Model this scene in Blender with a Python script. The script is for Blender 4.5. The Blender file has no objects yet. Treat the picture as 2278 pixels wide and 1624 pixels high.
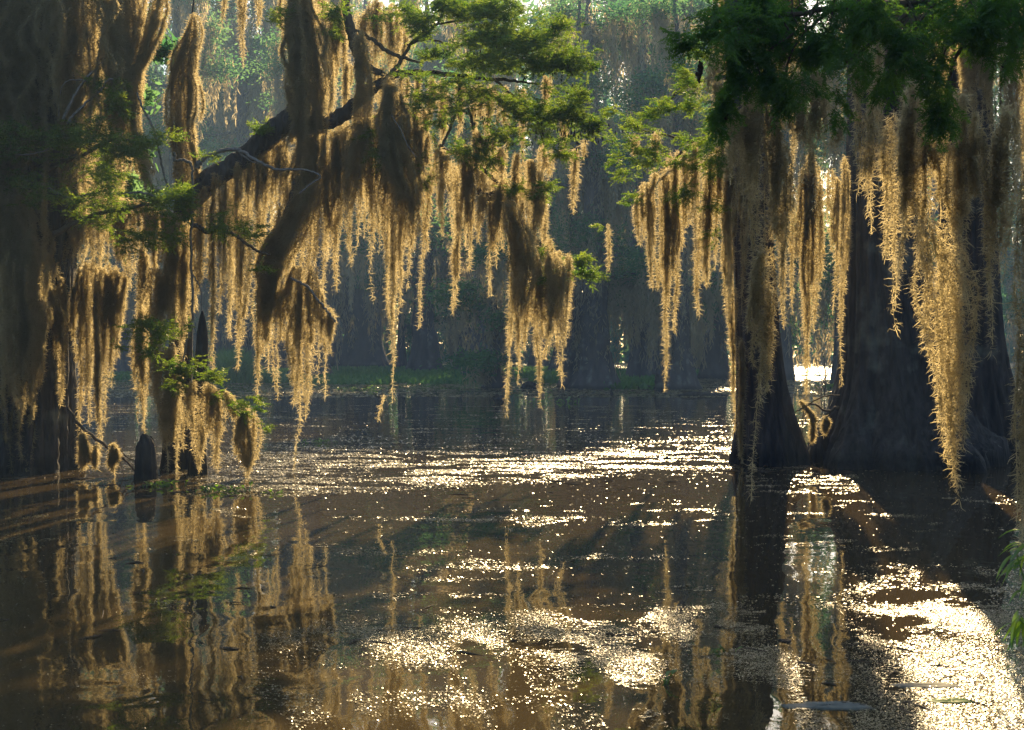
import bpy, math, random
import numpy as np
from mathutils import Vector

# ------------------------------------------------------------------ camera, sky, sun, exposure
S = bpy.context.scene
COL = S.collection
FPX, CX, HY, CAMZ = 3130.0, 1139.0, 772.0, 1.6      # focal length / centre / horizon in the photo's 2278 px
cam_d = bpy.data.cameras.new('camera'); cam = bpy.data.objects.new('camera', cam_d); COL.objects.link(cam)
cam.location = (0, 0, CAMZ); cam.rotation_euler = (math.radians(90), 0, 0)
cam_d.sensor_width = 36; cam_d.lens = 36 * FPX / 2278; cam_d.shift_y = -40 / 2278
cam_d.clip_start = 0.1; cam_d.clip_end = 2000
cam_d.dof.use_dof = True; cam_d.dof.focus_distance = 18; cam_d.dof.aperture_fstop = 8.0
S.camera = cam
SUN_AZ, SUN_EL = 9.5, 24.0                            # degrees right of the view axis, degrees up
w = bpy.data.worlds.new('World'); S.world = w; w.use_nodes = True
nt = w.node_tree; bg = nt.nodes['Background']
sky = nt.nodes.new('ShaderNodeTexSky'); sky.sky_type = 'NISHITA'; sky.sun_disc = False
sky.sun_elevation = math.radians(SUN_EL); sky.sun_rotation = math.radians(SUN_AZ)
nt.links.new(sky.outputs[0], bg.inputs[0]); bg.inputs[1].default_value = 0.065
sun_d = bpy.data.lights.new('sun', 'SUN'); sun = bpy.data.objects.new('sun', sun_d); COL.objects.link(sun)
sun_d.energy = 5.0; sun_d.angle = math.radians(0.5); sun_d.color = (1.0, 0.73, 0.38)
a, e = math.radians(SUN_AZ), math.radians(SUN_EL)
SD = Vector((math.sin(a) * math.cos(e), math.cos(a) * math.cos(e), math.sin(e)))
sun.rotation_euler = SD.to_track_quat('Z', 'Y').to_euler()
S.view_settings.view_transform = 'Standard'; S.view_settings.look = 'None'
S.view_settings.exposure = 1.8; S.view_settings.gamma = 1
S.render.engine = 'CYCLES'
c = S.cycles
c.max_bounces = 8; c.diffuse_bounces = 3; c.glossy_bounces = 3; c.transmission_bounces = 6
c.volume_bounces = 0; c.transparent_max_bounces = 8; c.use_denoising = True; c.denoising_prefilter = 'NONE'
c.sample_clamp_indirect = 4; c.sample_clamp_direct = 30; c.caustics_reflective = False; c.caustics_refractive = False
c.use_adaptive_sampling = False

rng = np.random.default_rng(7)
random.seed(7)

# ------------------------------------------------------------------ helpers
def P(px, py, D):
    return np.array([(px - CX) / FPX * D, D, CAMZ + (HY - py) / FPX * D])

def DW(py):                                            # distance of a point of the water line
    return CAMZ * FPX / (py - HY)

def mesh(name, V, F, mat, parent=None, smooth=False, loc=None):
    V = np.asarray(V, np.float32).reshape(-1, 3); F = np.asarray(F, np.int32)
    me = bpy.data.meshes.new(name)
    k = F.shape[1]
    me.vertices.add(len(V)); me.loops.add(F.size); me.polygons.add(len(F))
    if loc is not None: V = V - np.asarray(loc, np.float32)
    me.vertices.foreach_set('co', V.ravel())
    me.loops.foreach_set('vertex_index', F.ravel())
    me.polygons.foreach_set('loop_start', np.arange(0, F.size, k, dtype=np.int32))
    me.polygons.foreach_set('use_smooth', np.full(len(F), smooth))
    me.update(calc_edges=True)
    me.materials.append(mat)
    o = bpy.data.objects.new(name, me); COL.objects.link(o)
    if loc is not None: o.location = loc
    if parent is not None:
        o.parent = parent
        if loc is None: o.location = -Vector(parent.location)
    return o

def empty(name, loc):
    o = bpy.data.objects.new(name, None); COL.objects.link(o); o.location = loc
    o.empty_display_size = 0.2
    return o

def tag(o, label=None, cat=None, group=None, kind=None):
    if label: o['label'] = label
    if cat: o['category'] = cat
    if group: o['group'] = group
    if kind: o['kind'] = kind
    return o

class Bag:
    """collects quads into one mesh"""
    def __init__(s): s.V = []; s.F = []; s.n = 0
    def add(s, V, F):
        V = np.asarray(V).reshape(-1, 3)
        s.V.append(V); s.F.append(np.asarray(F, np.int64) + s.n); s.n += len(V)
    def arr(s): return np.concatenate(s.V), np.concatenate(s.F)
    def build(s, name, mat, parent=None, smooth=False, loc=None):
        V, F = s.arr(); return mesh(name, V, F, mat, parent, smooth, loc)

def ribbons(P_, W_, side):
    """P_ n,k,3 centre lines; W_ n,k half widths; side n,3 -> verts, quads"""
    n, k, _ = P_.shape
    off = side[:, None, :] * W_[..., None]
    V = np.stack([P_ - off, P_ + off], 2).reshape(-1, 3)
    i = (np.arange(n)[:, None] * k + np.arange(k - 1)[None, :]) * 2
    F = np.stack([i, i + 1, i + 3, i + 2], -1).reshape(-1, 4)
    return V, F

def unit(v): return v / np.maximum(np.linalg.norm(v, axis=-1, keepdims=True), 1e-9)
def rdir(n): return unit(rng.normal(size=(n, 3)))

def spline(pts, n):
    """Catmull-Rom through the rows of pts (any columns), n samples"""
    p = np.asarray(pts, float); m = len(p)
    q = np.vstack([2 * p[0] - p[1], p, 2 * p[-1] - p[-2]])
    t = np.linspace(0, m - 1 - 1e-6, n); i = t.astype(int); f = (t - i)[:, None]
    a, b, c_, d = q[i], q[i + 1], q[i + 2], q[i + 3]
    return 0.5 * (2 * b + (c_ - a) * f + (2 * a - 5 * b + 4 * c_ - d) * f ** 2 + (3 * b - a - 3 * c_ + d) * f ** 3)

def lerp_tab(tab, s):
    t = np.asarray(tab, float); x = np.linspace(0, 1, len(t))
    return np.stack([np.interp(s, x, t[:, j]) for j in range(t.shape[1])], -1)

def vnoise(x, y, seed=0):
    """cheap 2-D value noise, arrays in, 0..1 out"""
    def h(i, j):
        v = np.sin(i * 127.1 + j * 311.7 + seed * 74.7) * 43758.5453
        return v - np.floor(v)
    i, j = np.floor(x), np.floor(y); f, g = x - i, y - j
    f = f * f * (3 - 2 * f); g = g * g * (3 - 2 * g)
    return (h(i, j) * (1 - f) + h(i + 1, j) * f) * (1 - g) + (h(i, j + 1) * (1 - f) + h(i + 1, j + 1) * f) * g

def tube(bag, C, R, seg=10, wob=0.0, flute=None, close=True):
    """C n,3 centre line, R n radii; flute(theta, i)->multiplier n_rings x seg"""
    C = np.asarray(C, float); R = np.asarray(R, float); n = len(C)
    T = unit(np.gradient(C, axis=0))
    ref = np.array([0.0, 1.0, 0.0]) if abs(T[:, 1]).mean() < 0.8 else np.array([1.0, 0, 0])
    A = unit(np.cross(T, ref)); B = unit(np.cross(A, T))
    th = np.linspace(0, 2 * math.pi, seg, endpoint=False)
    r = np.repeat(R[:, None], seg, 1)
    if wob: r = r * (1 + wob * rng.normal(size=r.shape))
    if flute is not None: r = r * flute(th)
    V = C[:, None, :] + r[..., None] * (np.cos(th)[None, :, None] * A[:, None, :] + np.sin(th)[None, :, None] * B[:, None, :])
    i, j = np.meshgrid(np.arange(n - 1), np.arange(seg), indexing='ij'); j2 = (j + 1) % seg
    F = np.stack([i * seg + j, i * seg + j2, (i + 1) * seg + j2, (i + 1) * seg + j], -1).reshape(-1, 4)
    V = V.reshape(-1, 3)
    if close and seg % 2 == 0:                         # shut the far end with a fan of quads
        V = np.vstack([V, C[-1] + T[-1] * R[-1] * 0.6]); h = np.arange(0, seg, 2); b = (n - 1) * seg
        F = np.vstack([F, np.stack([b + h, b + h + 1, b + (h + 2) % seg, np.full(len(h), len(V) - 1)], -1)])
    bag.add(V, F)

# ------------------------------------------------------------------ materials
def newmat(name):
    m = bpy.data.materials.new(name); m.use_nodes = True; m.node_tree.nodes.clear()
    N = m.node_tree.nodes; L = m.node_tree.links
    out = N.new('ShaderNodeOutputMaterial')
    return m, N, L, out

def noise_mix(N, L, c1, c2, scale, detail=3, coord='Object', stretch=(1, 1, 1), lo=0.35, hi=0.65):
    tc = N.new('ShaderNodeTexCoord'); mp = N.new('ShaderNodeMapping'); mp.inputs['Scale'].default_value = stretch
    nz = N.new('ShaderNodeTexNoise'); nz.inputs['Scale'].default_value = scale; nz.inputs['Detail'].default_value = detail
    L.new(tc.outputs[coord], mp.inputs[0]); L.new(mp.outputs[0], nz.inputs['Vector'])
    r = N.new('ShaderNodeValToRGB'); r.color_ramp.elements[0].position = lo; r.color_ramp.elements[1].position = hi
    r.color_ramp.elements[0].color = (*c1, 1); r.color_ramp.elements[1].color = (*c2, 1)
    L.new(nz.outputs[0], r.inputs[0]); return r.outputs[0], nz.outputs[0]

def leafmat(name, c1, c2, t1, t2, mix=0.5, scale=6, gloss=0.0, rough=0.4):
    """thin leaf or moss: diffuse + translucent, with a little gloss"""
    m, N, L, out = newmat(name)
    col, fac = noise_mix(N, L, c1, c2, scale)
    tcol, _ = noise_mix(N, L, t1, t2, scale)
    d = N.new('ShaderNodeBsdfDiffuse'); t = N.new('ShaderNodeBsdfTranslucent'); x = N.new('ShaderNodeMixShader')
    L.new(col, d.inputs[0]); L.new(tcol, t.inputs[0]); x.inputs[0].default_value = mix
    L.new(d.outputs[0], x.inputs[1]); L.new(t.outputs[0], x.inputs[2]); last = x.outputs[0]
    if gloss:
        g = N.new('ShaderNodeBsdfGlossy'); g.inputs['Roughness'].default_value = rough
        x2 = N.new('ShaderNodeMixShader'); x2.inputs[0].default_value = gloss
        L.new(last, x2.inputs[1]); L.new(g.outputs[0], x2.inputs[2]); last = x2.outputs[0]
    L.new(last, out.inputs[0]); return m

def barkmat(name, c1, c2, scale=9, stretch=(1, 1, 0.16), bump=0.6, dist=0.05):
    m, N, L, out = newmat(name)
    col, fac = noise_mix(N, L, c1, c2, scale, 6, stretch=stretch, lo=0.3, hi=0.7)
    b = N.new('ShaderNodeBsdfPrincipled'); b.inputs['Roughness'].default_value = 0.9
    L.new(col, b.inputs['Base Color'])
    bp = N.new('ShaderNodeBump'); bp.inputs['Strength'].default_value = bump; bp.inputs['Distance'].default_value = dist
    L.new(fac, bp.inputs['Height']); L.new(bp.outputs[0], b.inputs['Normal'])
    if 'cypress_bark' in name:                         # waterline stain, pale lichen
        tc = N.new('ShaderNodeTexCoord'); sx = N.new('ShaderNodeSeparateXYZ'); L.new(tc.outputs['Object'], sx.inputs[0])
        mr = N.new('ShaderNodeMapRange'); mr.inputs['From Min'].default_value = .10; mr.inputs['From Max'].default_value = .26; mr.inputs['To Min'].default_value = .35
        L.new(sx.outputs['Z'], mr.inputs[0]); mx = N.new('ShaderNodeVectorMath'); mx.operation = 'SCALE'
        lc, lf = noise_mix(N, L, (0, 0, 0), (.10, .11, .09), 2.2, 6, lo=.58, hi=.72); ad = N.new('ShaderNodeVectorMath'); ad.operation = 'ADD'
        L.new(col, ad.inputs[0]); L.new(lc, ad.inputs[1]); L.new(ad.outputs[0], mx.inputs[0]); L.new(mr.outputs[0], mx.inputs['Scale'])
        L.new(mx.outputs[0], b.inputs['Base Color'])
    L.new(b.outputs[0], out.inputs[0]); return m

MOSS = leafmat('moss', (.12, .125, .10), (.20, .20, .16), (.54, .46, .26), (.74, .64, .39), .66, 5)
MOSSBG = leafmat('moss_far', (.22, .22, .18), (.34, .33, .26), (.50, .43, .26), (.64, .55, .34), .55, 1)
LEAF = leafmat('cypress_needles', (.03, .075, .015), (.05, .11, .02), (.13, .30, .02), (.36, .48, .04), .55, 5, .04, .35)
LEAFDK = leafmat('cypress_needles_deep', (.035, .10, .012), (.07, .16, .02), (.10, .26, .02), (.18, .36, .03), .5, 4, .04, .35)
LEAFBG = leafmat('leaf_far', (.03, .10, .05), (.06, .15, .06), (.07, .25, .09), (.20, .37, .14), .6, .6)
BROAD = leafmat('broad_leaf', (.04, .12, .015), (.07, .17, .02), (.16, .38, .02), (.28, .48, .04), .5, 8, .08, .3)
GRASSM = leafmat('marsh_leaf', (.05, .15, .03), (.09, .21, .05), (.10, .27, .06), (.16, .34, .08), .5, 1.5, .03, .4)
BARK = barkmat('cypress_bark', (.018, .016, .016), (.075, .066, .064), 14, bump=1.0, dist=.08)
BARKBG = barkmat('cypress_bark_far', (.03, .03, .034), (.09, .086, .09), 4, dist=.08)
TWIG = barkmat('dead_wood', (.10, .09, .085), (.26, .24, .23), 30, (1, 1, 1), .4, .01)
TWIGDK = barkmat('live_twig', (.06, .045, .03), (.14, .10, .07), 30, (1, 1, 1), .4, .01)
CONE = barkmat('cone', (.03, .018, .01), (.07, .04, .02), 40, (1, 1, 1), .5, .01)

# ------------------------------------------------------------------ water
def watermat():
    m, N, L, out = newmat('bayou_water')
    b = N.new('ShaderNodeBsdfPrincipled'); b.inputs['IOR'].default_value = 1.33
    b.inputs['Roughness'].default_value = 0.008
    tc = N.new('ShaderNodeTexCoord')
    def nz(scale, stretch, detail, dist=0.0):
        mp = N.new('ShaderNodeMapping'); mp.inputs['Scale'].default_value = stretch
        n = N.new('ShaderNodeTexNoise'); n.inputs['Scale'].default_value = scale; n.inputs['Detail'].default_value = detail
        n.inputs['Distortion'].default_value = dist
        L.new(tc.outputs['Object'], mp.inputs[0]); L.new(mp.outputs[0], n.inputs['Vector']); return n.outputs[0]
    r = N.new('ShaderNodeValToRGB')
    r.color_ramp.elements[0].color = (.045, .034, .017, 1); r.color_ramp.elements[1].color = (.075, .054, .025, 1)
    L.new(nz(.4, (1, 1, 1), 3), r.inputs[0]); L.new(r.outputs[0], b.inputs['Base Color'])
    # slow swell, small ripples
    b1 = N.new('ShaderNodeBump'); b1.inputs['Strength'].default_value = 1; b1.inputs['Distance'].default_value = .0075
    L.new(nz(1.5, (1, .9, 1), 1, .5), b1.inputs['Height'])
    b2 = N.new('ShaderNodeBump'); b2.inputs['Strength'].default_value = 1; b2.inputs['Distance'].default_value = .0005
    L.new(nz(9, (1, .6, 1), 2, .4), b2.inputs['Height']); L.new(b1.outputs[0], b2.inputs['Normal'])
    L.new(b2.outputs[0], b.inputs['Normal']); L.new(b.outputs[0], out.inputs[0]); return m

g = np.array([[-400, -60, 0], [400, -60, 0], [400, 700, 0], [-400, 700, 0]], float)
tag(mesh('water', g, [[0, 1, 2, 3]], watermat()), 'still brown bayou water mirroring the moss and trees', None, None, 'structure')

# ------------------------------------------------------------------ Spanish moss
ORD = ('first second third fourth fifth sixth seventh eighth ninth tenth eleventh twelfth thirteenth fourteenth '
       'fifteenth sixteenth seventeenth eighteenth nineteenth twentieth twenty-first twenty-second twenty-third twenty-fourth twenty-fifth').split()

def moss_geo(spine, D, dens=1.0, size=1.0, thick=0.7, depth=0.0, solid=False):
    """spine: (px, py, halfwidth px) from top to tip -> verts, quads of curled sprigs on hanging threads"""
    sp = np.asarray(spine, float)
    m = 48
    q = spline(sp, m); q[:, 2] = np.maximum(q[:, 2], 1.0)
    X = (q[:, 0] - CX) / FPX * D; Z = CAMZ + (HY - q[:, 1]) / FPX * D; Hw = q[:, 2] / FPX * D
    seg = np.hypot(np.diff(X), np.diff(Z)); s = np.concatenate([[0], np.cumsum(seg)]); Ltot = s[-1]
    area = float((Hw[:-1] * 2 * seg).sum())
    J = int(np.clip(Hw.max() / 0.0085, 5, 60))
    K = int(np.clip(Hw.max() / D * FPX / 5.0, 1, 9)); kc = np.sort(rng.uniform(-.92, .92, K)); ke = rng.uniform(.55, .95, K) * (1 - .25 * np.abs(kc)); ke[np.argmin(abs(kc))] = 1; kc[np.argmin(abs(kc))] *= .3
    cl = rng.integers(0, K, J); uj = np.clip(kc[cl] + rng.normal(0, .75 / K ** .6, J), -1, 1); vj = rng.normal(0, .5, J)
    end = ke[cl] * (1 - rng.random(J) ** 1.3 * .55)
    if solid: kc[:] = 0; ke[:] = 1; uj = rng.uniform(-1, 1, J); end = 1 - abs(uj) ** 1.3 * rng.uniform(0, .6, J) - rng.uniform(0, .22, J)
    end[0] = 1; cl[0] = np.argmax(ke); uj[0] = kc[cl[0]]
    kw_ = rng.normal(0, .02, K)
    beg = np.where(rng.random(J) < .4, rng.uniform(0, .08, J), rng.uniform(0, .35, J)) * np.minimum(end, .7)
    ph = rng.uniform(0, 6.28, (J, 3)); fr = rng.uniform(2, 7, (J, 3))
    def pos(j, t):
        ss = t * Ltot
        x = np.interp(ss, s, X); z = np.interp(ss, s, Z); h = np.interp(ss, s, Hw)
        wob = .012 * np.sin(ph[j, 0] + fr[j, 0] * ss) + .006 * np.sin(ph[j, 1] + 3 * fr[j, 1] * ss)
        mod = 1 + .22 * np.sin(ph[j, 2] + fr[j, 2] * ss * 1.3)
        pull = np.clip(t / ke[cl[j]], 0, 1) ** 2                      # threads of a tip run together lower down
        u_ = uj[j] + (kc[cl[j]] - uj[j]) * pull * (.0 if solid else .72)
        xx = x + u_ * h * mod + wob + kw_[cl[j]] * pull
        yy = D + depth * D / FPX + vj[j] * np.minimum(h, .3) * thick + .8 * wob
        return np.stack([xx, yy, z + 0 * xx], -1), h
    n = int(area * 23000 * dens / size ** 2) + int(Ltot * 220)
    j = rng.integers(0, J, n); t = beg[j] + (end[j] - beg[j]) * rng.random(n)
    # weight towards where the clump is wide
    h = np.interp(t * Ltot, s, Hw); keep = rng.random(n) < np.clip(.25 + h / Hw.max(), 0, 1); j, t = j[keep], t[keep]; n = len(j)
    p, h = pos(j, t)
    p += rng.normal(0, .007, (n, 3)) * size
    th = rng.uniform(.25, 2.0, n); az = rng.uniform(0, 6.283, n)
    d1 = np.stack([np.sin(th) * np.cos(az), np.sin(th) * np.sin(az), -np.cos(th)], -1)
    d2 = unit(d1 + rng.normal(0, .6, (n, 3)) + np.array([0, 0, -.35]))
    ln = (.024 + .062 * rng.random(n) ** 1.5)[:, None] * size
    pts = np.stack([p, p + d1 * ln * .55, p + d1 * ln * .55 + d2 * ln * .5], 1)
    side = unit(np.cross(d1, rdir(n)))
    wv = rng.uniform(.0012, .0028, n)[:, None] * size * np.array([1, .85, .25])[None]
    V, F = ribbons(pts, wv, side)
    # the long threads
    k = max(6, int(Ltot / .07)); tt = np.linspace(0, 1, k)[None, :]
    T = beg[:, None] + (end - beg)[:, None] * tt
    jj = np.repeat(np.arange(J), k); pp, _ = pos(jj, T.ravel()); pp = pp.reshape(J, k, 3)
    sd = rdir(J); sd[:, 2] *= .1; sd = unit(sd)
    V2, F2 = ribbons(pp, np.full((J, k), .0020 * size), sd)
    return np.vstack([V, V2]), np.vstack([F, F2 + len(V)])

MOSS_TODO = []
def beard(x0, y0, x1, y1, hw, D, where, dens=1.0, size=1.0, spine=None, label=None, thick=.7):
    if spine is None:
        f = lambda k: (x0 + (x1 - x0) * k, y0 + (y1 - y0) * k)
        bx = random.gauss(0, .12) * hw; spine = [(*f(-.04), hw * .45), (*f(.12), hw * .95), (*f(.35), hw * 1.08), (f(.6)[0] + bx, f(.6)[1], hw * .95), (f(.82)[0] + bx, f(.82)[1], hw * .6), (*f(1), hw * .16 + 1)]
    MOSS_TODO.append(dict(spine=spine, D=D, where=where, dens=dens, size=size, label=label, thick=thick))

def flush_moss():
    by = {}
    for r in MOSS_TODO: by.setdefault(r['where'], []).append(r)
    for where, rows in by.items():
        rows.sort(key=lambda r: np.mean([p[0] for p in r['spine']]))
        for i, r in enumerate(rows):
            V, F = moss_geo(r['spine'], r['D'], r['dens'], r['size'], r['thick'], solid=r['label'] is not None)
            sp = r['spine']; base = P(sp[0][0], sp[0][1], r['D'])
            o = mesh('spanish_moss', V, F, MOSS, loc=base)
            ln = (sp[-1][1] - sp[0][1]) * r['D'] / FPX; wd = max(p[2] for p in sp) * 2 * r['D'] / FPX
            adj = ('long ' if ln > 1.8 else 'short ' if ln < .8 else '') + ('broad' if wd > .42 else 'thin' if wd < .16 else 'tapering')
            lab = r['label'] or (f"{adj} moss beard {where}" + (f", {ORD[i]} from the left" if len(rows) > 1 else ''))
            tag(o, lab, 'moss', 'Spanish moss beards' if r['label'] else 'moss beards ' + where)

# ------------------------------------------------------------------ foliage sprays
def spray_geo(p, d, L=.16, nb=7, nl=11, leaf=.027, lw=.0034, droop=.3):
    """cypress sprays: n points p with axis d -> needles two-ranked on branchlets, verts/quads"""
    n = len(p); B = n * nb
    ax = unit(d); up = np.array([0, 0, 1.0])
    lat = unit(np.cross(ax, up) + rng.normal(0, .25, (n, 3)))
    t = np.tile((np.arange(nb) + .5) / nb, n); sgn = np.tile(np.where(np.arange(nb) % 2, 1, -1), n)
    ax_b, lat_b, p_b = np.repeat(ax, nb, 0), np.repeat(lat, nb, 0), np.repeat(p, nb, 0)
    Ls = np.repeat(L * rng.uniform(.7, 1.3, n), nb)
    base = p_b + ax_b * (t * Ls)[:, None]
    bd = unit(ax_b * .75 + lat_b * (sgn * rng.uniform(.5, 1, B))[:, None] + rng.normal(0, .2, (B, 3)) - up * droop * rng.random((B, 1)))
    bl = Ls * rng.uniform(.45, .8, B) * (1.1 - .5 * t)
    # needles
    u = np.tile((np.arange(nl) + .5) / nl, B); M = B * nl
    bdm = np.repeat(bd, nl, 0); nrm = unit(np.cross(bd, up) + rng.normal(0, .3, (B, 3))); nrm = np.repeat(nrm, nl, 0)
    q = np.repeat(base, nl, 0) + bdm * (u * np.repeat(bl, nl))[:, None]
    sg = np.where(np.arange(M) % 2, 1, -1)[:, None]
    nd = unit(bdm * .55 + nrm * sg + rng.normal(0, .22, (M, 3)))
    ln = (leaf * rng.uniform(.7, 1.2, M) * (1.15 - .6 * u))[:, None]
    pts = np.stack([q, q + nd * ln * .5, q + nd * ln - up * ln * .1], 1)
    side = unit(np.cross(nd, rdir(M) + np.cross(nd, bdm)))
    V, F = ribbons(pts, lw * np.array([[.5, 1, .2]]) * np.ones((M, 1)), side)
    # branchlet stalks
    st = np.stack([base, base + bd * bl[:, None]], 1)
    V2, F2 = ribbons(st, np.full((B, 2), lw * .6), unit(np.cross(bd, rdir(B))))
    return np.vstack([V, V2]), np.vstack([F, F2 + len(V)])

def foliage(parent, regions, D, mat=LEAF, name='foliage', mult=1.0, spread=.38, **kw):
    """regions: (px, py, rx, ry, n[, dx, dz[, dD]]) ellipses in the picture, filled in depth too"""
    ps, ds = [], []
    for r in regions:
        px, py, rx, ry, n = r[:5]; n = int(n * mult); dx, dz = (r[5], r[6]) if len(r) > 6 else (0, 0); dD = r[7] if len(r) > 7 else 0
        v = rng.normal(0, .5, (n, 3)); v = np.clip(v, -1.1, 1.1)
        # gather into clumps so that gaps stay open
        k = max(2, n // 9); cc = rng.normal(0, .5, (k, 3)); v = cc[rng.integers(0, k, n)] + v * spread
        Dd = D + dD + v[:, 1] * min(rx, 120) / FPX * D * 1.2
        ps.append(np.stack([(px + v[:, 0] * rx - CX) / FPX * Dd, Dd, CAMZ + (HY - py - v[:, 2] * ry) / FPX * Dd], -1))
        ds.append(rng.normal(0, .6, (n, 3)) * np.array([1, 1, .5]) + np.array([dx, 0, dz]))
    p, d = np.concatenate(ps), np.concatenate(ds)
    V, F = spray_geo(p, d, **kw)
    return mesh(name, V, F, mat, parent)

def limb(parent, name, pts, D, mat=BARK, seg=10, n=None, wob=.05, bend=None):
    """pts: (px, py, radius px[, dD])"""
    p = np.array([list(q) + [0] * (4 - len(q)) for q in pts], float)
    q = spline(p, n or max(8, len(p) * 6))
    Dd = D + q[:, 3]
    C = np.stack([(q[:, 0] - CX) / FPX * Dd, Dd, CAMZ + (HY - q[:, 1]) / FPX * Dd], -1)
    if len(C) > 4:                                     # small knots and kinks
        r = q[:, 2] / FPX * D; C[1:-1] += rng.normal(0, 1, (len(C) - 2, 3)) * np.minimum(r[1:-1], .02)[:, None] * .35
    b = Bag(); tube(b, C, np.maximum(q[:, 2], .5) / FPX * D, seg, wob)
    return b.build(name, mat, parent, True)

def flutes(k, amp, ph, zr, seed=0):
    """buttress ridges: amp falls with height"""
    def f(th):
        r = np.ones((len(zr), len(th)))
        for i, (kk, pp) in enumerate(zip(k, ph)):
            r += amp[i] * np.exp(-zr[:, None] / 1.5) * np.cos(kk * th[None, :] + pp + .15 * np.sin(2 * zr[:, None]))
            r += amp[i] * .28 * np.cos(kk * 2 * th[None, :] + pp * 2 + .5 * np.sin(zr[:, None]))
        w_ = .5 + .5 * np.exp(-zr[:, None] / 3)
        r += w_ * (.022 * np.cos(23 * th[None, :] + 1.5 * np.sin(.8 * zr[:, None])) + .014 * np.cos(37 * th[None, :] + 2 * np.sin(.5 * zr[:, None] + 1)))
        return r + .010 * rng.normal(size=r.shape)
    return f

def trunk(parent, pts, D, mat=BARK, seg=160, n=70, amp=(.09, .06, .03), k=(5, 9, 15), name='trunk'):
    q = spline(np.asarray(pts, float), n)
    C = np.stack([(q[:, 0] - CX) / FPX * D, np.full(n, D), CAMZ + (HY - q[:, 1]) / FPX * D], -1)
    C[0, 2] = -.3
    b = Bag(); tube(b, C, q[:, 2] / FPX * D, seg, 0, flutes(k, amp, rng.uniform(0, 6, 3), np.maximum(C[:, 2], 0)))
    return b.build(name, mat, parent, True)

def crown_above(parent, cx, cy, z0, z1, rad, n, leaf=.16, mat=LEAFBG, name='crown', flat=.6, nclump=26):
    """leafy mass of a tree's upper crown, in clumps"""
    cc = rng.normal(0, .5, (nclump, 3)) * np.array([rad, rad, (z1 - z0) * .5]) + np.array([cx, cy, (z0 + z1) / 2])
    cc[:, 2] = np.clip(cc[:, 2], z0 + .4, z1)
    p = cc[rng.integers(0, nclump, n)] + rng.normal(0, 1, (n, 3)) * np.array([.75, .75, .35]) * rad / 5
    d = rdir(n); ln = leaf * rng.uniform(.6, 1.3, n)[:, None]
    pts = np.stack([p, p + d * ln * .5, p + d * ln], 1)
    V, F = ribbons(pts, leaf * .22 * np.array([[.4, 1, .2]]) * np.ones((n, 1)), unit(np.cross(d, rdir(n))))
    return mesh(name, V, F, mat, parent)

# ------------------------------------------------------------------ right-hand cypresses
DR = 19.4
t = empty('cypress_tree', P(2030, 1030, DR) * [1, 1, 0]); RT = t
tag(t, 'huge dark cypress with wide fluted buttress at the right edge', 'tree', 'big cypresses standing in the bayou')
trunk(t, [(2005, 1040, 215), (1998, 1000, 196), (1992, 940, 160), (1985, 860, 122), (1978, 760, 102), (1972, 600, 90), (1970, 400, 84), (1968, 200, 80), (1966, -50, 76), (1960, -500, 66), (1950, -1400, 40)], DR, amp=(.10, .07, .035))
crown_above(t, 5.4, 19.6, 7.0, 14, 3.0, 36000, nclump=46, leaf=.15)
t = empty('cypress_tree', P(2180, 1025, 20.3) * [1, 1, 0])
tag(t, 'dark cypress trunk close behind the huge right-hand buttress', 'tree', 'big cypresses standing in the bayou')
trunk(t, [(2190, 1022, 128), (2180, 960, 104), (2168, 860, 84), (2160, 740, 70), (2155, 560, 62), (2150, 300, 56), (2145, -100, 50), (2140, -900, 30)], 20.6, amp=(.12, .08, .04))
crown_above(t, 7.8, 20.6, 6.6, 13, 2.6, 24000, nclump=30, leaf=.18)
t = empty('cypress_tree', P(1715, 1030, DR) * [1, 1, 0])
tag(t, 'slimmer dark cypress with a flared foot left of the huge buttress', 'tree', 'big cypresses standing in the bayou')
trunk(t, [(1716, 1042, 84), (1712, 1000, 74), (1702, 920, 58), (1692, 830, 49), (1684, 700, 44), (1674, 500, 41), (1662, 300, 38), (1652, 100, 35), (1642, -200, 31), (1630, -900, 20)], DR, amp=(.10, .06, .04), k=(4, 7, 13))
crown_above(t, 3.5, 19.8, 6.9, 11, 1.2, 14000, nclump=24, leaf=.12)
BR = t
# the leafy bough that reaches left from it, bright in the sun
for pts in ([(1660, 280, 8), (1600, 300, 6), (1555, 320, 5), (1520, 335, 4), (1490, 365, 3), (1440, 410, 2), (1405, 440, 1.5)],
            [(1640, 170, 7), (1590, 175, 5), (1530, 190, 3.5), (1495, 215, 2.5), (1450, 250, 1.6), (1390, 290, 1.2)],
            [(1555, 320, 3), (1480, 300, 2.2), (1420, 290, 1.5)], [(1600, 180, 3), (1560, 120, 2), (1530, 90, 1.4)]):
    limb(BR, 'branch', pts, 18.9, TWIGDK, 8)
foliage(BR, [(1545, 190, 45, 45, 80, -.6, .3), (1500, 235, 45, 35, 70, -.6, .2), (1425, 275, 48, 32, 80, -.8, .3), (1455, 330, 45, 26, 60, -.7, 0),
             (1405, 375, 42, 32, 60, -.9, -.2), (1545, 350, 40, 50, 70, -.3, -.2), (1530, 430, 36, 40, 46, -.3, -.3), (1415, 452, 26, 12, 18, -.8, .2),
             (1560, 130, 26, 24, 26, -.7, .2), (1590, 270, 40, 60, 60, -.4, 0), (1500, 350, 40, 22, 40, -.6, 0), (1590, 370, 40, 46, 60, -.3, -.3), (1600, 470, 30, 40, 30, -.3, -.3)], 18.3, L=.15, nb=6, nl=10)

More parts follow.
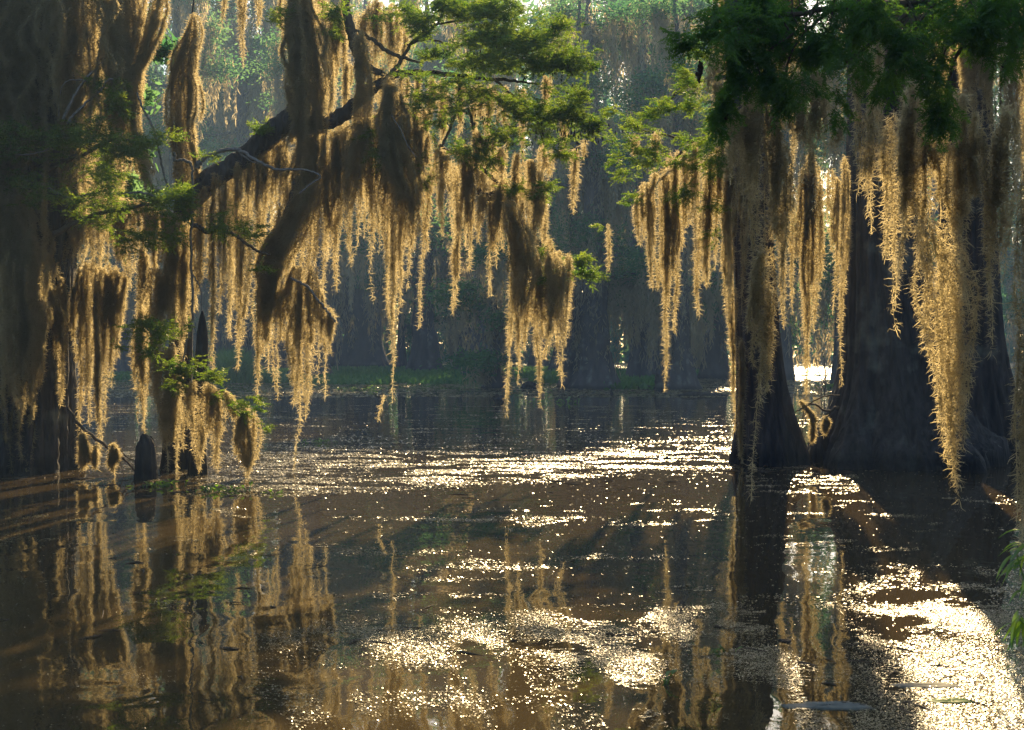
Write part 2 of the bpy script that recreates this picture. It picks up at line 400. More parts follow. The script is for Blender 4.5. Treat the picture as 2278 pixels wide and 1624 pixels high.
# ------------------------------------------------------------------ left-hand cypresses
DL = 18.3
t = empty('cypress_tree', P(20, 1050, DL) * [1, 1, 0]); LT = t
tag(t, 'massive moss-shrouded cypress in deep shade at the left edge', 'tree', 'big cypresses standing in the bayou')
trunk(t, [(4, 1050, 160), (8, 980, 150), (12, 860, 142), (18, 640, 136), (60, 380, 122), (108, 150, 106), (130, -60, 90), (150, -500, 76), (160, -1400, 40)], DL, amp=(.07, .05, .03))
limb(t, 'limb', [(150, 420, 30), (200, 300, 30), (235, 150, 30), (262, 0, 28), (280, -150, 24)], DL + .3)
crown_above(t, -7.6, 20.5, 7.0, 14, 2.2, 24000, nclump=34)
crown_above(t, -7.6, 20.6, 4.1, 7.4, 1.3, 16000, nclump=22, name='shading_crown')  # leaf mass added behind the moss to keep the sun off it
crown_above(t, -6.3, 20.4, 3.3, 6.6, 1.0, 16000, nclump=26, name='shading_crown', leaf=.12)  # second added leaf mass, further right, shading the moss in front
for pts in ([(226, 138, 1.6), (210, 158, 2.6), (190, 176, 3.2), (166, 212, 3.2), (141, 265, 4)], [(190, 178, 1.6), (150, 180, 1.4), (134, 205, 1.2), (131, 258, 1.2)],
            [(252, 175, 1.5), (236, 180, 2.4), (226, 198, 2.6), (180, 240, 3), (150, 274, 3.4)],
            [(108, 418, 2), (140, 436, 2.6), (160, 440, 2.4), (205, 430, 1.8)], [(255, 432, 1.2), (300, 428, 2), (330, 432, 2.4), (346, 440, 2.4)],
            [(40, 345, 1.8), (70, 342, 1.6), (120, 330, 1.2)]):
    limb(t, 'dead_twig', pts, 16.9, TWIG, 6)
for pts in ([(60, 420, 7), (120, 370, 6), (190, 340, 5), (260, 310, 3.5), (330, 330, 2)], [(120, 520, 7), (200, 480, 5), (300, 460, 4), (400, 440, 2)], [(190, 340, 3), (230, 260, 2.4), (262, 205, 1.6)]):
    limb(t, 'branch', pts, 17.2, TWIGDK, 8)
foliage(t, [(60, 320, 80, 45, 130), (150, 300, 75, 45, 130), (215, 300, 60, 50, 110, .4, .1), (235, 205, 34, 30, 60, .4, .3), (262, 238, 34, 24, 46, .6, 0),
            (265, 330, 60, 36, 90, .6, 0), (310, 320, 40, 24, 50, .7, .1), (200, 385, 70, 40, 100, .3, -.1), (60, 420, 60, 50, 60), (130, 450, 60, 40, 60),
            (250, 440, 60, 36, 80, .4, 0), (345, 455, 60, 34, 110, .6, .2), (310, 510, 60, 40, 80, .3, -.1), (390, 440, 30, 18, 44, .7, .3), (360, 310, 22, 20, 16, .7, .4),
            (190, 480, 60, 40, 50), (380, 520, 50, 34, 40, .5, 0), (410, 470, 30, 30, 30, .5, 0), (10, 370, 60, 60, 60)], 17.0, L=.16, nb=7, nl=10)

# the leaning limb tree in the middle, with the arching limb that carries the moss curtain
t = empty('cypress_tree', P(430, 1060, 18.2) * [1, 1, 0]); MT = t
tag(t, 'moss-hung cypress whose arching limb reaches right across the middle', 'tree', 'big cypresses standing in the bayou')
trunk(t, [(398, 1060, 40), (398, 960, 30), (402, 820, 26), (405, 640, 26), (412, 500, 28), (418, 430, 26), (412, 330, 18), (404, 220, 11), (410, 130, 6), (424, 60, 3), (432, -10, 1.5)], 18.5, seg=24, amp=(.08, .05, .03))
limb(t, 'limb', [(418, 450, 26), (450, 416, 27), (490, 386, 24), (545, 350, 22), (595, 306, 25), (645, 268, 25), (700, 272, 20), (752, 262, 17), (790, 232, 14), (822, 202, 12), (850, 185, 10, .1), (886, 164, 7, .2), (942, 161, 6, .2), (1027, 169, 5, .2), (1098, 176, 4, .1), (1150, 180, 3), (1200, 188, 1.5)], 18.2, seg=14)
limb(t, 'limb', [(640, 300, 20), (668, 210, 24), (675, 110, 26), (668, 0, 24), (660, -120, 22)], 18.3)
limb(t, 'limb', [(668, 400, 14), (660, 450, 20), (640, 510, 22), (612, 560, 20), (598, 620, 14), (588, 690, 8)], 18.0)
for pts in ([(762, -20, 9), (778, 60, 11), (795, 115, 12), (822, 152, 9), (870, 170, 5)], [(1003, -10, 2.6), (971, 53, 3.2), (921, 92, 3.6), (882, 148, 4.4), (850, 188, 5)],
            [(791, 67, 3), (829, 88, 4.5), (865, 116, 4.5), (900, 130, 4), (942, 141, 2)], [(752, 258, 6), (812, 261, 6.5), (850, 261, 6.5), (866, 262, 5)],
            [(978, 324, 5), (992, 337, 5.5), (1013, 339, 5.5), (1048, 356, 5), (1083, 384, 4), (1112, 413, 3.4)], [(1112, 413, 3), (1096, 436, 9), (1080, 438, 8), (1062, 420, 5)],
            [(971, 53, 2.4), (1010, 48, 2.4), (1052, 42, 1.8), (1100, 36, 1)], [(905, 100, 2), (950, 88, 2.4), (1005, 100, 2), (1050, 100, 1.4)],
            [(1027, 169, 3), (1010, 260, 3), (985, 322, 3)], [(1098, 176, 3), (1150, 220, 2.6), (1190, 260, 2.2), (1210, 320, 1.8)], [(1160, 230, 2), (1220, 235, 2), (1270, 260, 1.5), (1310, 280, 1.2)],
            [(1040, 240, 3), (1060, 300, 4), (1074, 350, 3.4)], [(1125, 430, 5), (1150, 470, 6), (1180, 520, 5), (1225, 560, 4), (1262, 590, 2)]):
    limb(t, 'branch', pts, 18.2, TWIGDK, 8)
for pts in ([(437, 374, 7), (447, 358, 6), (459, 349, 5), (490, 337, 4.5), (526, 333, 4.5), (564, 353, 4), (614, 377, 3.2), (670, 377, 2.6), (713, 392, 2.4), (690, 410, 2), (667, 430, 2.2)],
            [(526, 333, 3), (560, 360, 1.5), (590, 366, 1)], [(388, 339, 3.6), (390, 356, 3.6), (405, 356, 3.4), (420, 360, 3.4), (427, 374, 3.2), (429, 423, 3), (426, 500, 3), (425, 586, 2.8), (429, 692, 2.6), (416, 763, 2.2), (405, 810, 1.8)],
            [(425, 605, 1.5), (436, 622, 1.5), (446, 645, 1.1), (448, 690, .8)], [(305, 205, 2), (318, 240, 2.5), (338, 280, 2.5), (352, 330, 2.4), (366, 390, 2.4), (376, 425, 3)],
            [(647, 618, 2.2), (681, 637, 3), (713, 674, 2.8), (730, 696, 2.6), (746, 716, 2.4)], [(870, 255, 1.2), (892, 290, 1.4), (905, 320, 1.2), (925, 350, 1)]):
    limb(t, 'dead_twig', pts, 17.3, TWIG, 6)
limb(t, 'branch', [(425, 500, 5), (441, 504, 5), (459, 515, 5), (494, 513, 4.5), (522, 522, 4), (550, 543, 3.5), (579, 561, 3), (600, 566, 3)], 17.5, TWIGDK, 8)
limb(t, 'branch', [(395, 840, 5), (423, 854, 4.5), (455, 869, 4), (490, 869, 3.2), (508, 886, 2.6), (536, 907, 1.8), (565, 930, 1)], 17.3, TWIGDK, 8)
limb(t, 'dead_twig', [(473, 872, 2), (494, 914, 2), (505, 930, 1.8), (522, 964, 1.4), (530, 975, 1)], 17.3, TWIG, 6)
foliage(t, [(330, 715, 42, 26, 50), (375, 745, 40, 40, 66), (300, 770, 30, 20, 14), (345, 790, 30, 26, 30), (410, 820, 52, 24, 74, .5, .1), (470, 838, 36, 18, 46, .6, .1),
            (385, 850, 30, 20, 22), (530, 880, 44, 18, 40, .6, -.1), (560, 910, 30, 16, 22, .6, -.2), (290, 735, 30, 20, 14), (590, 945, 12, 8, 6, .7, 0),
            (490, 508, 30, 12, 22, .3, .4), (550, 520, 34, 16, 34, .5, .3), (520, 500, 20, 14, 12), (575, 588, 26, 16, 14), (500, 470, 20, 12, 9), (445, 355, 26, 10, 12, .3, .4), (470, 515, 30, 16, 18)], 17.1, L=.13, nb=6, nl=10)
foliage(t, [(945, 55, 44, 26, 60), (1080, 22, 90, 26, 170, .4, .1), (1010, 10, 60, 20, 60), (1150, 90, 110, 30, 220, .5, .1), (1075, 85, 50, 20, 60), (1130, 135, 110, 22, 150, .4, 0), (1220, 135, 60, 28, 110, .6, .1),
            (1240, 75, 20, 30, 24, .3, .7), (1040, 140, 50, 16, 40), (1070, 205, 60, 18, 30), (1120, 215, 60, 26, 40), (960, 130, 26, 20, 24, .2, .6), (1270, 150, 26, 22, 30, .6, 0),
            (1160, 250, 50, 24, 44), (1210, 210, 50, 30, 40), (1260, 260, 50, 26, 84, .5, 0), (1300, 285, 30, 22, 50, .6, 0), (1290, 220, 24, 20, 20, .4, .2), (1060, 350, 44, 24, 30), (1030, 335, 30, 12, 20),
            (945, 215, 36, 20, 34), (1000, 230, 50, 22, 26), (960, 280, 40, 30, 20), (1180, 300, 50, 30, 34), (1230, 330, 40, 26, 26), (1110, 300, 50, 40, 40), (900, 20, 50, 26, 24), (745, 30, 20, 40, 26), (740, 75, 20, 16, 12),
            (630, 30, 14, 30, 16, 0, .4), (850, 40, 40, 30, 12), (830, 300, 30, 20, 14), (840, 345, 40, 26, 16), (1150, 425, 26, 16, 16), (1190, 420, 26, 16, 12), (1280, 580, 18, 10, 16, .8, .1), (1290, 612, 20, 14, 20, .8, .1), (1220, 610, 36, 40, 40), (1190, 440, 40, 20, 12), (1180, 570, 40, 20, 12),
            (560, 290, 40, 14, 14, 0, .5), (1000, 185, 80, 20, 30), (870, 345, 30, 40, 20), (950, 380, 30, 30, 16)], 17.9, L=.15, nb=8, nl=11, mult=1.7)
b = Bag()                                               # the little hanging cones and catkins
for i in range(150):
    px, py = [(1290, 300), (1230, 160), (1100, 130), (1180, 290), (1060, 260), (1330, 285), (1250, 290)][i % 7]
    q = P(px + rng.normal(0, 34), py + rng.normal(0, 16), 17.8 + rng.normal(0, .1)); L_ = rng.uniform(.02, .06)
    tube(b, np.stack([q, q - [0, 0, L_ * .3], q - [0, 0, L_ * .7], q - [0, 0, L_]]), [.003, .008, .008, .003], 6)
b.build('cone', CONE, t)['kind'] = 'stuff'

# pointed snag, knees
def knee(pts, D, label, cat, n=40, amp=(.12, .08, .04)):
    q = np.asarray(pts, float); o = None
    sp = spline(q, n); C = np.stack([(sp[:, 0] - CX) / FPX * D, np.full(n, D), CAMZ + (HY - sp[:, 1]) / FPX * D], -1); C[0, 2] = -.2
    b = Bag(); tube(b, C, np.maximum(sp[:, 2], .8) / FPX * D, 28, .02, flutes((3, 7, 12), amp, rng.uniform(0, 6, 3), np.maximum(C[:, 2], 0)))
    return tag(b.build('cypress_knee' if cat == 'knee' else 'snag', BARK, None, True, loc=C[0] * [1, 1, 0]), label, cat)
knee([(322, 1072, 24), (322, 1040, 22), (322, 1000, 20), (322, 982, 15), (318, 968, 6)], 17.0, 'stubby grey cypress knee standing bare in the water', 'knee')
knee([(337, 1070, 14), (336, 1020, 11), (335, 985, 8), (334, 972, 4)], 17.1, 'narrow twin point against the stubby grey cypress knee', 'knee')
knee([(440, 1062, 22), (440, 960, 17), (442, 880, 15), (448, 800, 14), (450, 750, 12), (450, 712, 7), (450, 692, 2)], 17.7, 'dark pointed broken snag rising among the gold moss', 'snag', 60, (.05, .04, .03))
# ------------------------------------------------------------------ moss: left-hand trees
W = 'on the left-edge cypress'
def mosses(where, D, rows, **kw):
    dm = kw.pop('dm', 1.0)
    for r in rows:
        k = dict(kw); DD = D
        if len(r) > 5: k['dens'] = r[5]
        if len(r) > 6: DD = D + r[6]
        if dm != 1: k['dens'] = k.get('dens', 1) * dm
        beard(*r[:5], DD, where, **k)
mosses(W, 17.4, [(20, -60, 0, 700, 90, .8), (110, -60, 100, 640, 80, .8), (200, -60, 190, 560, 74, .8), (270, -60, 262, 470, 40, .9),
                 (-40, 300, -40, 1046, 70, .8), (30, 420, 20, 1050, 60, .8), (134, 640, 132, 900, 14, .7, .4), (60, 560, 55, 1048, 60, .8), (-10, 0, -20, 500, 90, .8)], thick=2.2, dm=3.2)
mosses('deep in the shade of the left-edge cypress', 18.9, [(230, -60, 228, 500, 60, 1.4), (150, 200, 150, 660, 60, 1.4), (215, 260, 214, 620, 46, 1.4), (270, 200, 272, 560, 34, 1.3), (285, -60, 276, 300, 30, 1.3), (180, -60, 176, 420, 60, 1.3)], thick=2, dm=2)
beard(0, 0, 0, 0, 0, 17.4, 'x', spine=[(352, -40, 22), (336, 40, 34), (316, 110, 28), (296, 170, 20), (290, 260, 26), (302, 330, 26), (322, 390, 26), (336, 428, 18), (340, 440, 6)],
      label='broad gold-rimmed moss sleeve along the right side of the left-edge cypress', dens=3.0)
beard(60, 515, 84, 910, 0, 17.0, 'x', spine=[(74, 500, 14), (78, 560, 24), (78, 650, 24), (78, 760, 26), (74, 830, 18), (76, 880, 8), (77, 912, 2)], label='pale grey shaded moss beard in front of the left-edge trunk')
Wc = 'below the left-edge limb'
mosses(Wc, 18.2, [(108, 420, 112, 610, 22, .7), (130, 520, 120, 660, 30, .7), (165, 500, 150, 640, 30, .7), (200, 590, 198, 950, 26), (232, 600, 224, 1000, 24), (262, 600, 246, 860, 22), (280, 610, 258, 800, 14), (184, 600, 180, 1000, 18),
                  (310, 560, 308, 800, 20), (225, 430, 215, 640, 60, 1.2), (285, 450, 290, 640, 56, 1.2), (350, 470, 345, 640, 40, 1.2)], dm=1.2)
beard(212, 600, 222, 1010, 7, 17.9, 'x', dens=2.5, label='dark narrow moss rope in front of the gold moss below the left limb')
Wd = 'on the slim left stem'
mosses(Wd, 17.9, [(320, 690, 322, 985, 27), (306, 720, 306, 940, 14), (375, 780, 372, 1060, 30, 1.2), (398, 860, 398, 1058, 16, 1.1), (350, 600, 350, 900, 30), (390, 480, 388, 705, 24), (412, 500, 405, 860, 22), (440, 480, 436, 690, 22), (395, 560, 392, 800, 26)])
beard(0, 0, 0, 0, 0, 18.1, 'x', spine=[(432, 26, 5), (426, 70, 16), (412, 130, 26), (406, 210, 32), (408, 290, 34), (416, 350, 38), (420, 400, 38), (420, 450, 30), (418, 480, 8)], dens=3.4, label='spindle of moss shaggily wrapping the upright broken stem at upper left')
mosses('by the pointed snag', 17.2, [(432, 850, 430, 970, 14), (455, 855, 452, 1010, 20), (478, 866, 476, 1030, 17), (500, 870, 498, 960, 10), (440, 940, 437, 1050, 12), (520, 880, 524, 940, 8), (480, 990, 478, 1050, 5)])
beard(0, 0, 0, 0, 0, 17.2, 'x', spine=[(545, 900, 8), (545, 950, 17), (546, 985, 22), (546, 1010, 18), (548, 1040, 9), (550, 1075, 2)], dens=3.5, label='dark round knot of moss dangling above the water beside the pointed snag')
beard(0, 0, 0, 0, 0, 17.25, 'x', spine=[(566, 910, 6), (568, 960, 10), (564, 1010, 8), (556, 1048, 2)], label='thin gold tuft beside the dark dangling moss knot')
mosses('right above the pointed snag', 17.9, [(480, 395, 478, 822, 15), (500, 400, 496, 660, 11), (455, 420, 455, 600, 16), (540, 470, 530, 822, 9), (548, 520, 541, 770, 8), (528, 365, 524, 560, 9)])

# ------------------------------------------------------------------ moss: the arching limb
beard(0, 0, 0, 0, 0, 18.0, 'x', spine=[(668, -40, 26), (676, 40, 34), (684, 110, 46), (690, 180, 48), (690, 260, 46), (688, 340, 46), (676, 420, 40), (660, 480, 34), (640, 540, 12)], dens=3.2, label='thick dark column of moss wrapping the upright limb left of centre')
beard(0, 0, 0, 0, 0, 17.7, 'x', spine=[(690, 400, 22), (664, 460, 34), (632, 530, 40), (606, 590, 34), (600, 660, 28), (594, 720, 18), (586, 760, 5)], dens=2.4, label='dark leaning slab of moss slung below the arching limb')
Wg = 'below the dark leaning slab'
mosses(Wg, 17.85, [(582, 590, 566, 900, 22), (606, 640, 590, 830, 16), (622, 640, 614, 890, 10), (634, 640, 626, 760, 9), (662, 600, 646, 860, 20), (690, 600, 678, 930, 24), (672, 640, 658, 1058, 24), (728, 690, 722, 885, 12), (712, 650, 706, 850, 10), (742, 700, 738, 750, 5), (600, 600, 583, 800, 20)])
Wt = 'hanging under the arching limb'
mosses(Wt, 18.15, [(535, 352, 531, 480, 10, .8), (556, 346, 552, 540, 12, .8), (575, 335, 570, 520, 13, .9), (596, 320, 592, 530, 14, .9), (612, 310, 606, 470, 12, .9), (632, 300, 628, 560, 14), (655, 420, 652, 640, 14),
                   (680, 430, 674, 690, 18), (704, 420, 700, 600, 16), (722, 380, 720, 670, 13), (742, 300, 738, 650, 14), (758, 290, 752, 635, 13), (782, 290, 780, 600, 13), (802, 280, 800, 540, 12),
                   (822, 270, 829, 675, 15), (842, 262, 846, 560, 12), (730, 290, 728, 540, 26, 1, .3), (770, 280, 768, 500, 28, 1, .3), (812, 270, 812, 470, 26, 1, .3), (590, 330, 588, 450, 26, .8, .3), (560, 350, 558, 430, 22, .8, .3), (690, 300, 690, 520, 30, 1, .3)])
mosses('below the arching limb fork', 17.95, [(866, 180, 862, 700, 17), (880, 200, 866, 897, 23, 1.1), (905, 260, 890, 720, 22, 1.1), (925, 250, 912, 640, 20), (942, 300, 936, 730, 11), (962, 300, 958, 430, 14), (978, 330, 976, 480, 12), (988, 340, 989, 525, 10), (955, 380, 948, 560, 9)])
beard(0, 0, 0, 0, 0, 17.6, 'x', spine=[(868, 170, 8), (876, 220, 22), (880, 300, 34), (895, 380, 42), (912, 450, 34), (915, 510, 20), (915, 560, 4)], dens=2.6, label='blackish fat beard of moss at the fork of the arching limb')
beard(0, 0, 0, 0, 0, 17.8, 'x', spine=[(798, 60, 8), (802, 130, 17), (806, 200, 18), (800, 290, 22), (786, 360, 26), (776, 440, 18), (770, 500, 4)], dens=1.8, label='dark moss strip trailing from the thin upright limb above the arch')
mosses('above the arching limb', 18.5, [(575, -40, 577, 70, 6), (540, -40, 541, 152, 10), (498, -40, 497, 68, 5), (628, -40, 632, 125, 9), (720, -20, 714, 110, 14), (742, 40, 734, 260, 18), (724, 170, 716, 330, 16), (760, 20, 758, 200, 14), (775, 140, 770, 300, 14),
        (840, 0, 836, 130, 18), (870, 10, 868, 150, 16), (815, 20, 812, 140, 14), (898, 60, 894, 180, 10), (850, 150, 846, 250, 12)])
mosses('from the leafy limb end', 18.35, [(900, 165, 896, 300, 12), (930, 165, 926, 320, 12), (955, 170, 952, 300, 11), (985, 180, 982, 340, 13), (1020, 175, 1014, 330, 13), (1060, 190, 1056, 330, 13), (1095, 190, 1090, 340, 12), (1130, 195, 1126, 330, 11), (1165, 200, 1160, 350, 11), (1215, 165, 1212, 250, 12), (1250, 250, 1246, 360, 10),
        (1280, 330, 1277, 475, 11), (1298, 310, 1296, 350, 5), (1225, 330, 1222, 400, 8), (1205, 320, 1200, 430, 9)])
mosses('by the hooked dead branch', 18.0, [(1020, 340, 1012, 620, 13), (1034, 330, 1036, 545, 16, 1.6), (1014, 520, 1009, 697, 7), (1046, 380, 1042, 600, 10), (1070, 430, 1066, 540, 13), (1088, 440, 1089, 660, 12), (1108, 420, 1102, 590, 14), (1124, 400, 1118, 560, 14), (1150, 340, 1142, 510, 17), (1176, 360, 1170, 540, 15), (1200, 380, 1197, 545, 11), (1120, 330, 1112, 430, 16), (1060, 290, 1056, 420, 12, 1.5), (1095, 300, 1088, 400, 14)])
mosses('from the drooping limb tip', 17.8, [(1142, 470, 1131, 815, 13), (1160, 520, 1157, 858, 14), (1176, 640, 1170, 780, 12), (1200, 600, 1200, 908, 15), (1222, 620, 1216, 800, 17), (1246, 560, 1246, 862, 14), (1262, 570, 1258, 770, 11), (1196, 560, 1190, 720, 12), (1188, 420, 1186, 560, 9), (1205, 430, 1203, 540, 7), (1222, 530, 1232, 600, 6)])
beard(0, 0, 0, 0, 0, 17.5, 'x', spine=[(1128, 440, 8), (1146, 490, 18), (1160, 540, 28), (1164, 600, 30), (1160, 660, 20), (1156, 712, 4)], dens=2.6, label='black wedge of moss and leaves at the drooping tip right of centre')
beard(0, 0, 0, 0, 0, 17.5, 'x', spine=[(1226, 560, 6), (1236, 600, 18), (1236, 650, 16), (1228, 720, 10), (1226, 780, 3)], dens=1.8, label='dark short moss beard beside the black wedge')
mosses('dangling as a loose thread', 17.6, [(1132, 800, 1126, 930, 1.2, .4), (854, 880, 842, 938, 1.2, .4)])

# ------------------------------------------------------------------ moss: the right-hand bough and trees
mosses('under the sunlit right bough', 18.5, [(1418, 438, 1420, 545, 11), (1440, 412, 1448, 640, 14), (1468, 385, 1474, 760, 19, 1.1), (1492, 352, 1484, 872, 16, 1.1), (1508, 440, 1500, 740, 10), (1522, 338, 1518, 560, 12), (1410, 300, 1406, 345, 7), (1544, 322, 1538, 500, 11), (1462, 290, 1456, 360, 8), (1436, 470, 1452, 640, 4),
        (1562, 430, 1556, 705, 12), (1580, 350, 1572, 640, 13), (1598, 300, 1592, 600, 13), (1614, 390, 1608, 560, 11), (1630, 330, 1624, 700, 11)])
mosses('thread dangling alone left of the sunlit bough', 18.4, [(1352, 500, 1354, 600, 3.5)])
foliage(BR, [(1345, 500, 14, 6, 5, -.8, .2)], 18.4, L=.1, nb=5, nl=9)
mosses('on the slimmer right cypress', 18.9, [(1622, 420, 1622, 780, 14, 1.6), (1632, 640, 1630, 960, 9), (1646, 760, 1642, 1030, 9, 1.8), (1598, -60, 1596, 300, 9, 1.2), (1745, 420, 1742, 730, 9), (1760, 380, 1757, 700, 8), (1650, 300, 1650, 700, 24, 1.0)])
mosses('between the right-hand trunks', 18.7, [(1790, 380, 1788, 700, 12), (1800, 360, 1794, 876, 17, 2.2), (1818, 380, 1816, 740, 12), (1866, 400, 1858, 700, 13, .9), (1878, 360, 1874, 860, 11, .9), (1850, 380, 1850, 560, 9)])
G = 'before the right-hand trunks'
mosses(G, 10.5, [(1606, 180, 1602, 330, 22, .6), (1632, 240, 1618, 408, 30, .6), (1650, 250, 1648, 484, 18, .6), (1700, 200, 1690, 760, 34, .7), (1708, 560, 1672, 1116, 27, .75), (1740, 320, 1738, 700, 20, .9), (1790, 160, 1784, 420, 30, .6), (1812, 220, 1800, 470, 26, .6), (1840, 160, 1836, 380, 26, .6), (1860, 260, 1842, 400, 14, .6),
               (1940, 230, 1938, 520, 18, .6), (1585, 120, 1582, 290, 16, .6), (1675, 120, 1672, 420, 20, .6), (1722, 100, 1726, 560, 22, .7), (1765, 140, 1762, 330, 18, .6), (1815, 120, 1812, 300, 20, .6), (1905, 140, 1908, 430, 14, .6), (1985, 260, 1992, 735, 22, .6), (1960, 60, 1950, 360, 24, .6)], size=.95)
mosses('nearest the camera at the right', 9.6, [(2016, 240, 2012, 640, 28, .7), (2050, 300, 2050, 640, 34, .8), (2135, 320, 2160, 700, 40, .8), (2212, 300, 2205, 790, 24, .7), (2180, 260, 2186, 560, 26, .7), (2240, 240, 2240, 640, 24, .8), (2090, 220, 2092, 500, 36, .7), (2030, 180, 2030, 400, 20, .6), (2135, 200, 2135, 420, 22, .6)], size=.95)
beard(0, 0, 0, 0, 0, 9.4, 'x', spine=[(2060, 480, 20), (2085, 560, 44), (2102, 650, 58), (2108, 740, 52), (2112, 830, 42), (2114, 900, 37), (2116, 960, 36), (2120, 1010, 26), (2126, 1060, 15), (2132, 1105, 6), (2134, 1130, 2)], dens=1.0, size=1.0, thick=1.0, label='longest gold beard tapering low over the water at the right')
beard(0, 0, 0, 0, 0, 9.0, 'x', spine=[(2275, 330, 22), (2280, 520, 26), (2282, 700, 30), (2280, 860, 22), (2276, 980, 16), (2276, 1100, 10), (2270, 1220, 4), (2268, 1262, 2)], dens=1.0, label='gold moss beard cut off by the right-hand edge of the picture')

mosses('shaded behind the slimmer cypress', 20.3, [(1620, -60, 1622, 420, 46, 1.3), (1700, -60, 1704, 470, 50, 1.3), (1755, -60, 1756, 400, 30, 1.3), (1660, 180, 1664, 620, 34, 1.2)])
mosses('shaded above the huge buttress', 18.4, [(1952, -60, 1950, 430, 30, 1), (2000, -60, 2004, 360, 36, 1), (2045, -60, 2040, 440, 34, 1), (2085, -60, 2080, 400, 46, 1), (2160, -60, 2160, 460, 46, 1), (2230, -60, 2236, 520, 46, 1), (2290, -60, 2290, 560, 40, 1)])

# small clots of moss on drowned twigs
for sp, lab in (([(1778, 890, 2), (1806, 925, 5), (1808, 960, 8), (1804, 985, 3)], 'small dark clot of moss on the arching twig between the right-hand trunks'),
                ([(1838, 925, 2), (1838, 942, 9), (1838, 958, 10), (1838, 965, 3)], 'pear-shaped dark moss clot nearest the huge right-hand buttress')):
    beard(0, 0, 0, 0, 0, 19.0, 'x', spine=sp, dens=6, label=lab)
for sp, lab in (([(186, 960, 3), (186, 1000, 12), (186, 1025, 13), (184, 1046, 3)], 'dark moss bundle on the drooping twig next to the left-edge trunk'),
                ([(212, 990, 3), (212, 1015, 8), (212, 1040, 2)], 'small dark moss bundle in the middle of the drooping twig'),
                ([(254, 984, 3), (254, 1010, 11), (254, 1030, 9), (254, 1052, 2)], 'dark moss bundle at the fork of the drooping twig')):
    beard(0, 0, 0, 0, 0, 17.4, 'x', spine=sp, dens=6, label=lab)
rm = random.Random(11)
def filler(where, x0, x1, ya, yb, la, lb, n, D, hw=15, dens=.75):
    for i in range(n):
        x = x0 + (x1 - x0) * (i + rm.uniform(.1, .9)) / n; k = (x - x0) / (x1 - x0); y = ya + (yb - ya) * k + rm.uniform(-12, 12)
        beard(x, y, x - rm.uniform(0, 7), y + rm.uniform(la, lb), hw * rm.uniform(.7, 1.3), D + rm.uniform(-.15, .3), where, dens * .7)
filler('in the back row of the arching limb', 505, 950, 372, 225, 170, 320, 20, 18.45)
filler('in the back row by the hooked branch', 1005, 1215, 350, 400, 110, 230, 10, 18.35, 13)
filler('in the back row of the right bough', 1480, 1635, 345, 330, 110, 330, 4, 18.75, 11)
filler('in the back row right of the snag', 470, 650, 430, 470, 140, 330, 8, 18.4, 13)
filler('in the back row of the drooping tip', 1135, 1265, 500, 580, 110, 230, 6, 18.0, 12)
filler('in the back row at the top centre', 700, 900, 20, 20, 120, 240, 9, 18.7, 14)
flush_moss()

# ------------------------------------------------------------------ drowned twigs
def twigs(lists, D, name, label, cat, mat=TWIGDK):
    e_ = empty(name, P(*lists[0][0][:2], D))
    for i, pts in enumerate(lists): limb(e_, 'stem' if i == 0 else 'twig', pts, D, mat, 6)
    return tag(e_, label, cat)
twigs([[(150, 905, 3), (183, 953, 3.6), (240, 995, 3.4), (275, 1020, 2.6), (300, 1047, 2)], [(240, 993, 2), (254, 985, 1.8), (282, 1017, 1.5), (301, 1024, 1.2)], [(183, 953, 1.5), (165, 975, 1.3), (156, 990, 1)], [(262, 1012, 1.2), (272, 1045, 1), (276, 1058, .8)]],
      17.5, 'fallen_branch', 'bare forked twig drooping into the water by the left-edge trunk', 'branch')
twigs([[(1865, 905, 3.6), (1840, 915, 2.6), (1812, 899, 2), (1790, 905, 1.6), (1762, 922, 1)], [(1868, 880, 2), (1840, 880, 1.6), (1810, 893, 1.4), (1780, 910, 1)], [(1850, 915, 2), (1836, 930, 1.5), (1815, 938, 1)], [(1838, 925, 1.4), (1838, 942, 1.2), (1836, 960, 1)], [(1790, 905, 1), (1786, 930, 1), (1784, 975, .8)]],
      19.0, 'fallen_branch', 'thin drooping twig between the two right-hand trunks', 'branch')
twigs([[(1834, 882, 1.6), (1836, 840, 1.4), (1834, 800, 1)], [(1834, 870, 1.2), (1822, 830, 1), (1814, 795, .7)], [(1835, 850, 1.2), (1846, 815, 1), (1858, 792, .7)], [(1826, 882, 1), (1832, 850, 1), (1840, 820, .7)]],
      44, 'shrub_skeleton', 'spindly bare shrub standing in the bright far gap', 'shrub')

# ------------------------------------------------------------------ near boughs at top right
nb_ = empty('cypress_bough', P(2300, -120, 8.6))
tag(nb_, 'dark green feathery cypress bough overhanging the top right corner', 'bough')
for pts in ([(2420, -160, 16), (2250, -60, 13), (2050, 0, 10), (1850, 20, 7), (1700, 40, 4), (1600, 66, 2.4), (1530, 92, 1.4)], [(2250, -60, 8), (2160, 60, 5), (2110, 180, 3), (2100, 280, 1.5)], [(2050, 0, 6), (1960, 80, 4), (1880, 140, 2)],
            [(1850, 20, 5), (1770, 100, 3), (1740, 190, 2)], [(1700, 40, 3), (1650, 130, 2), (1615, 240, 1.2)], [(2360, -120, 8), (2300, 40, 5), (2230, 150, 3)]):
    limb(nb_, 'branch', pts, 8.6, TWIGDK, 8)
rb = random.Random(3); reg = [(1650, 20, 70, 30, 40, -.3, -.3), (1566, 92, 30, 22, 14, -.7, -.2), (1535, 88, 16, 12, 9, -.8, 0), (1600, 60, 36, 26, 18, -.5, -.3), (2105, 245, 18, 34, 34, 0, -1), (1615, 215, 16, 46, 36, 0, -1), (1650, 120, 20, 60, 50, 0, -1), (1700, 150, 18, 50, 36, 0, -1), (1745, 190, 16, 50, 34, 0, -1)]
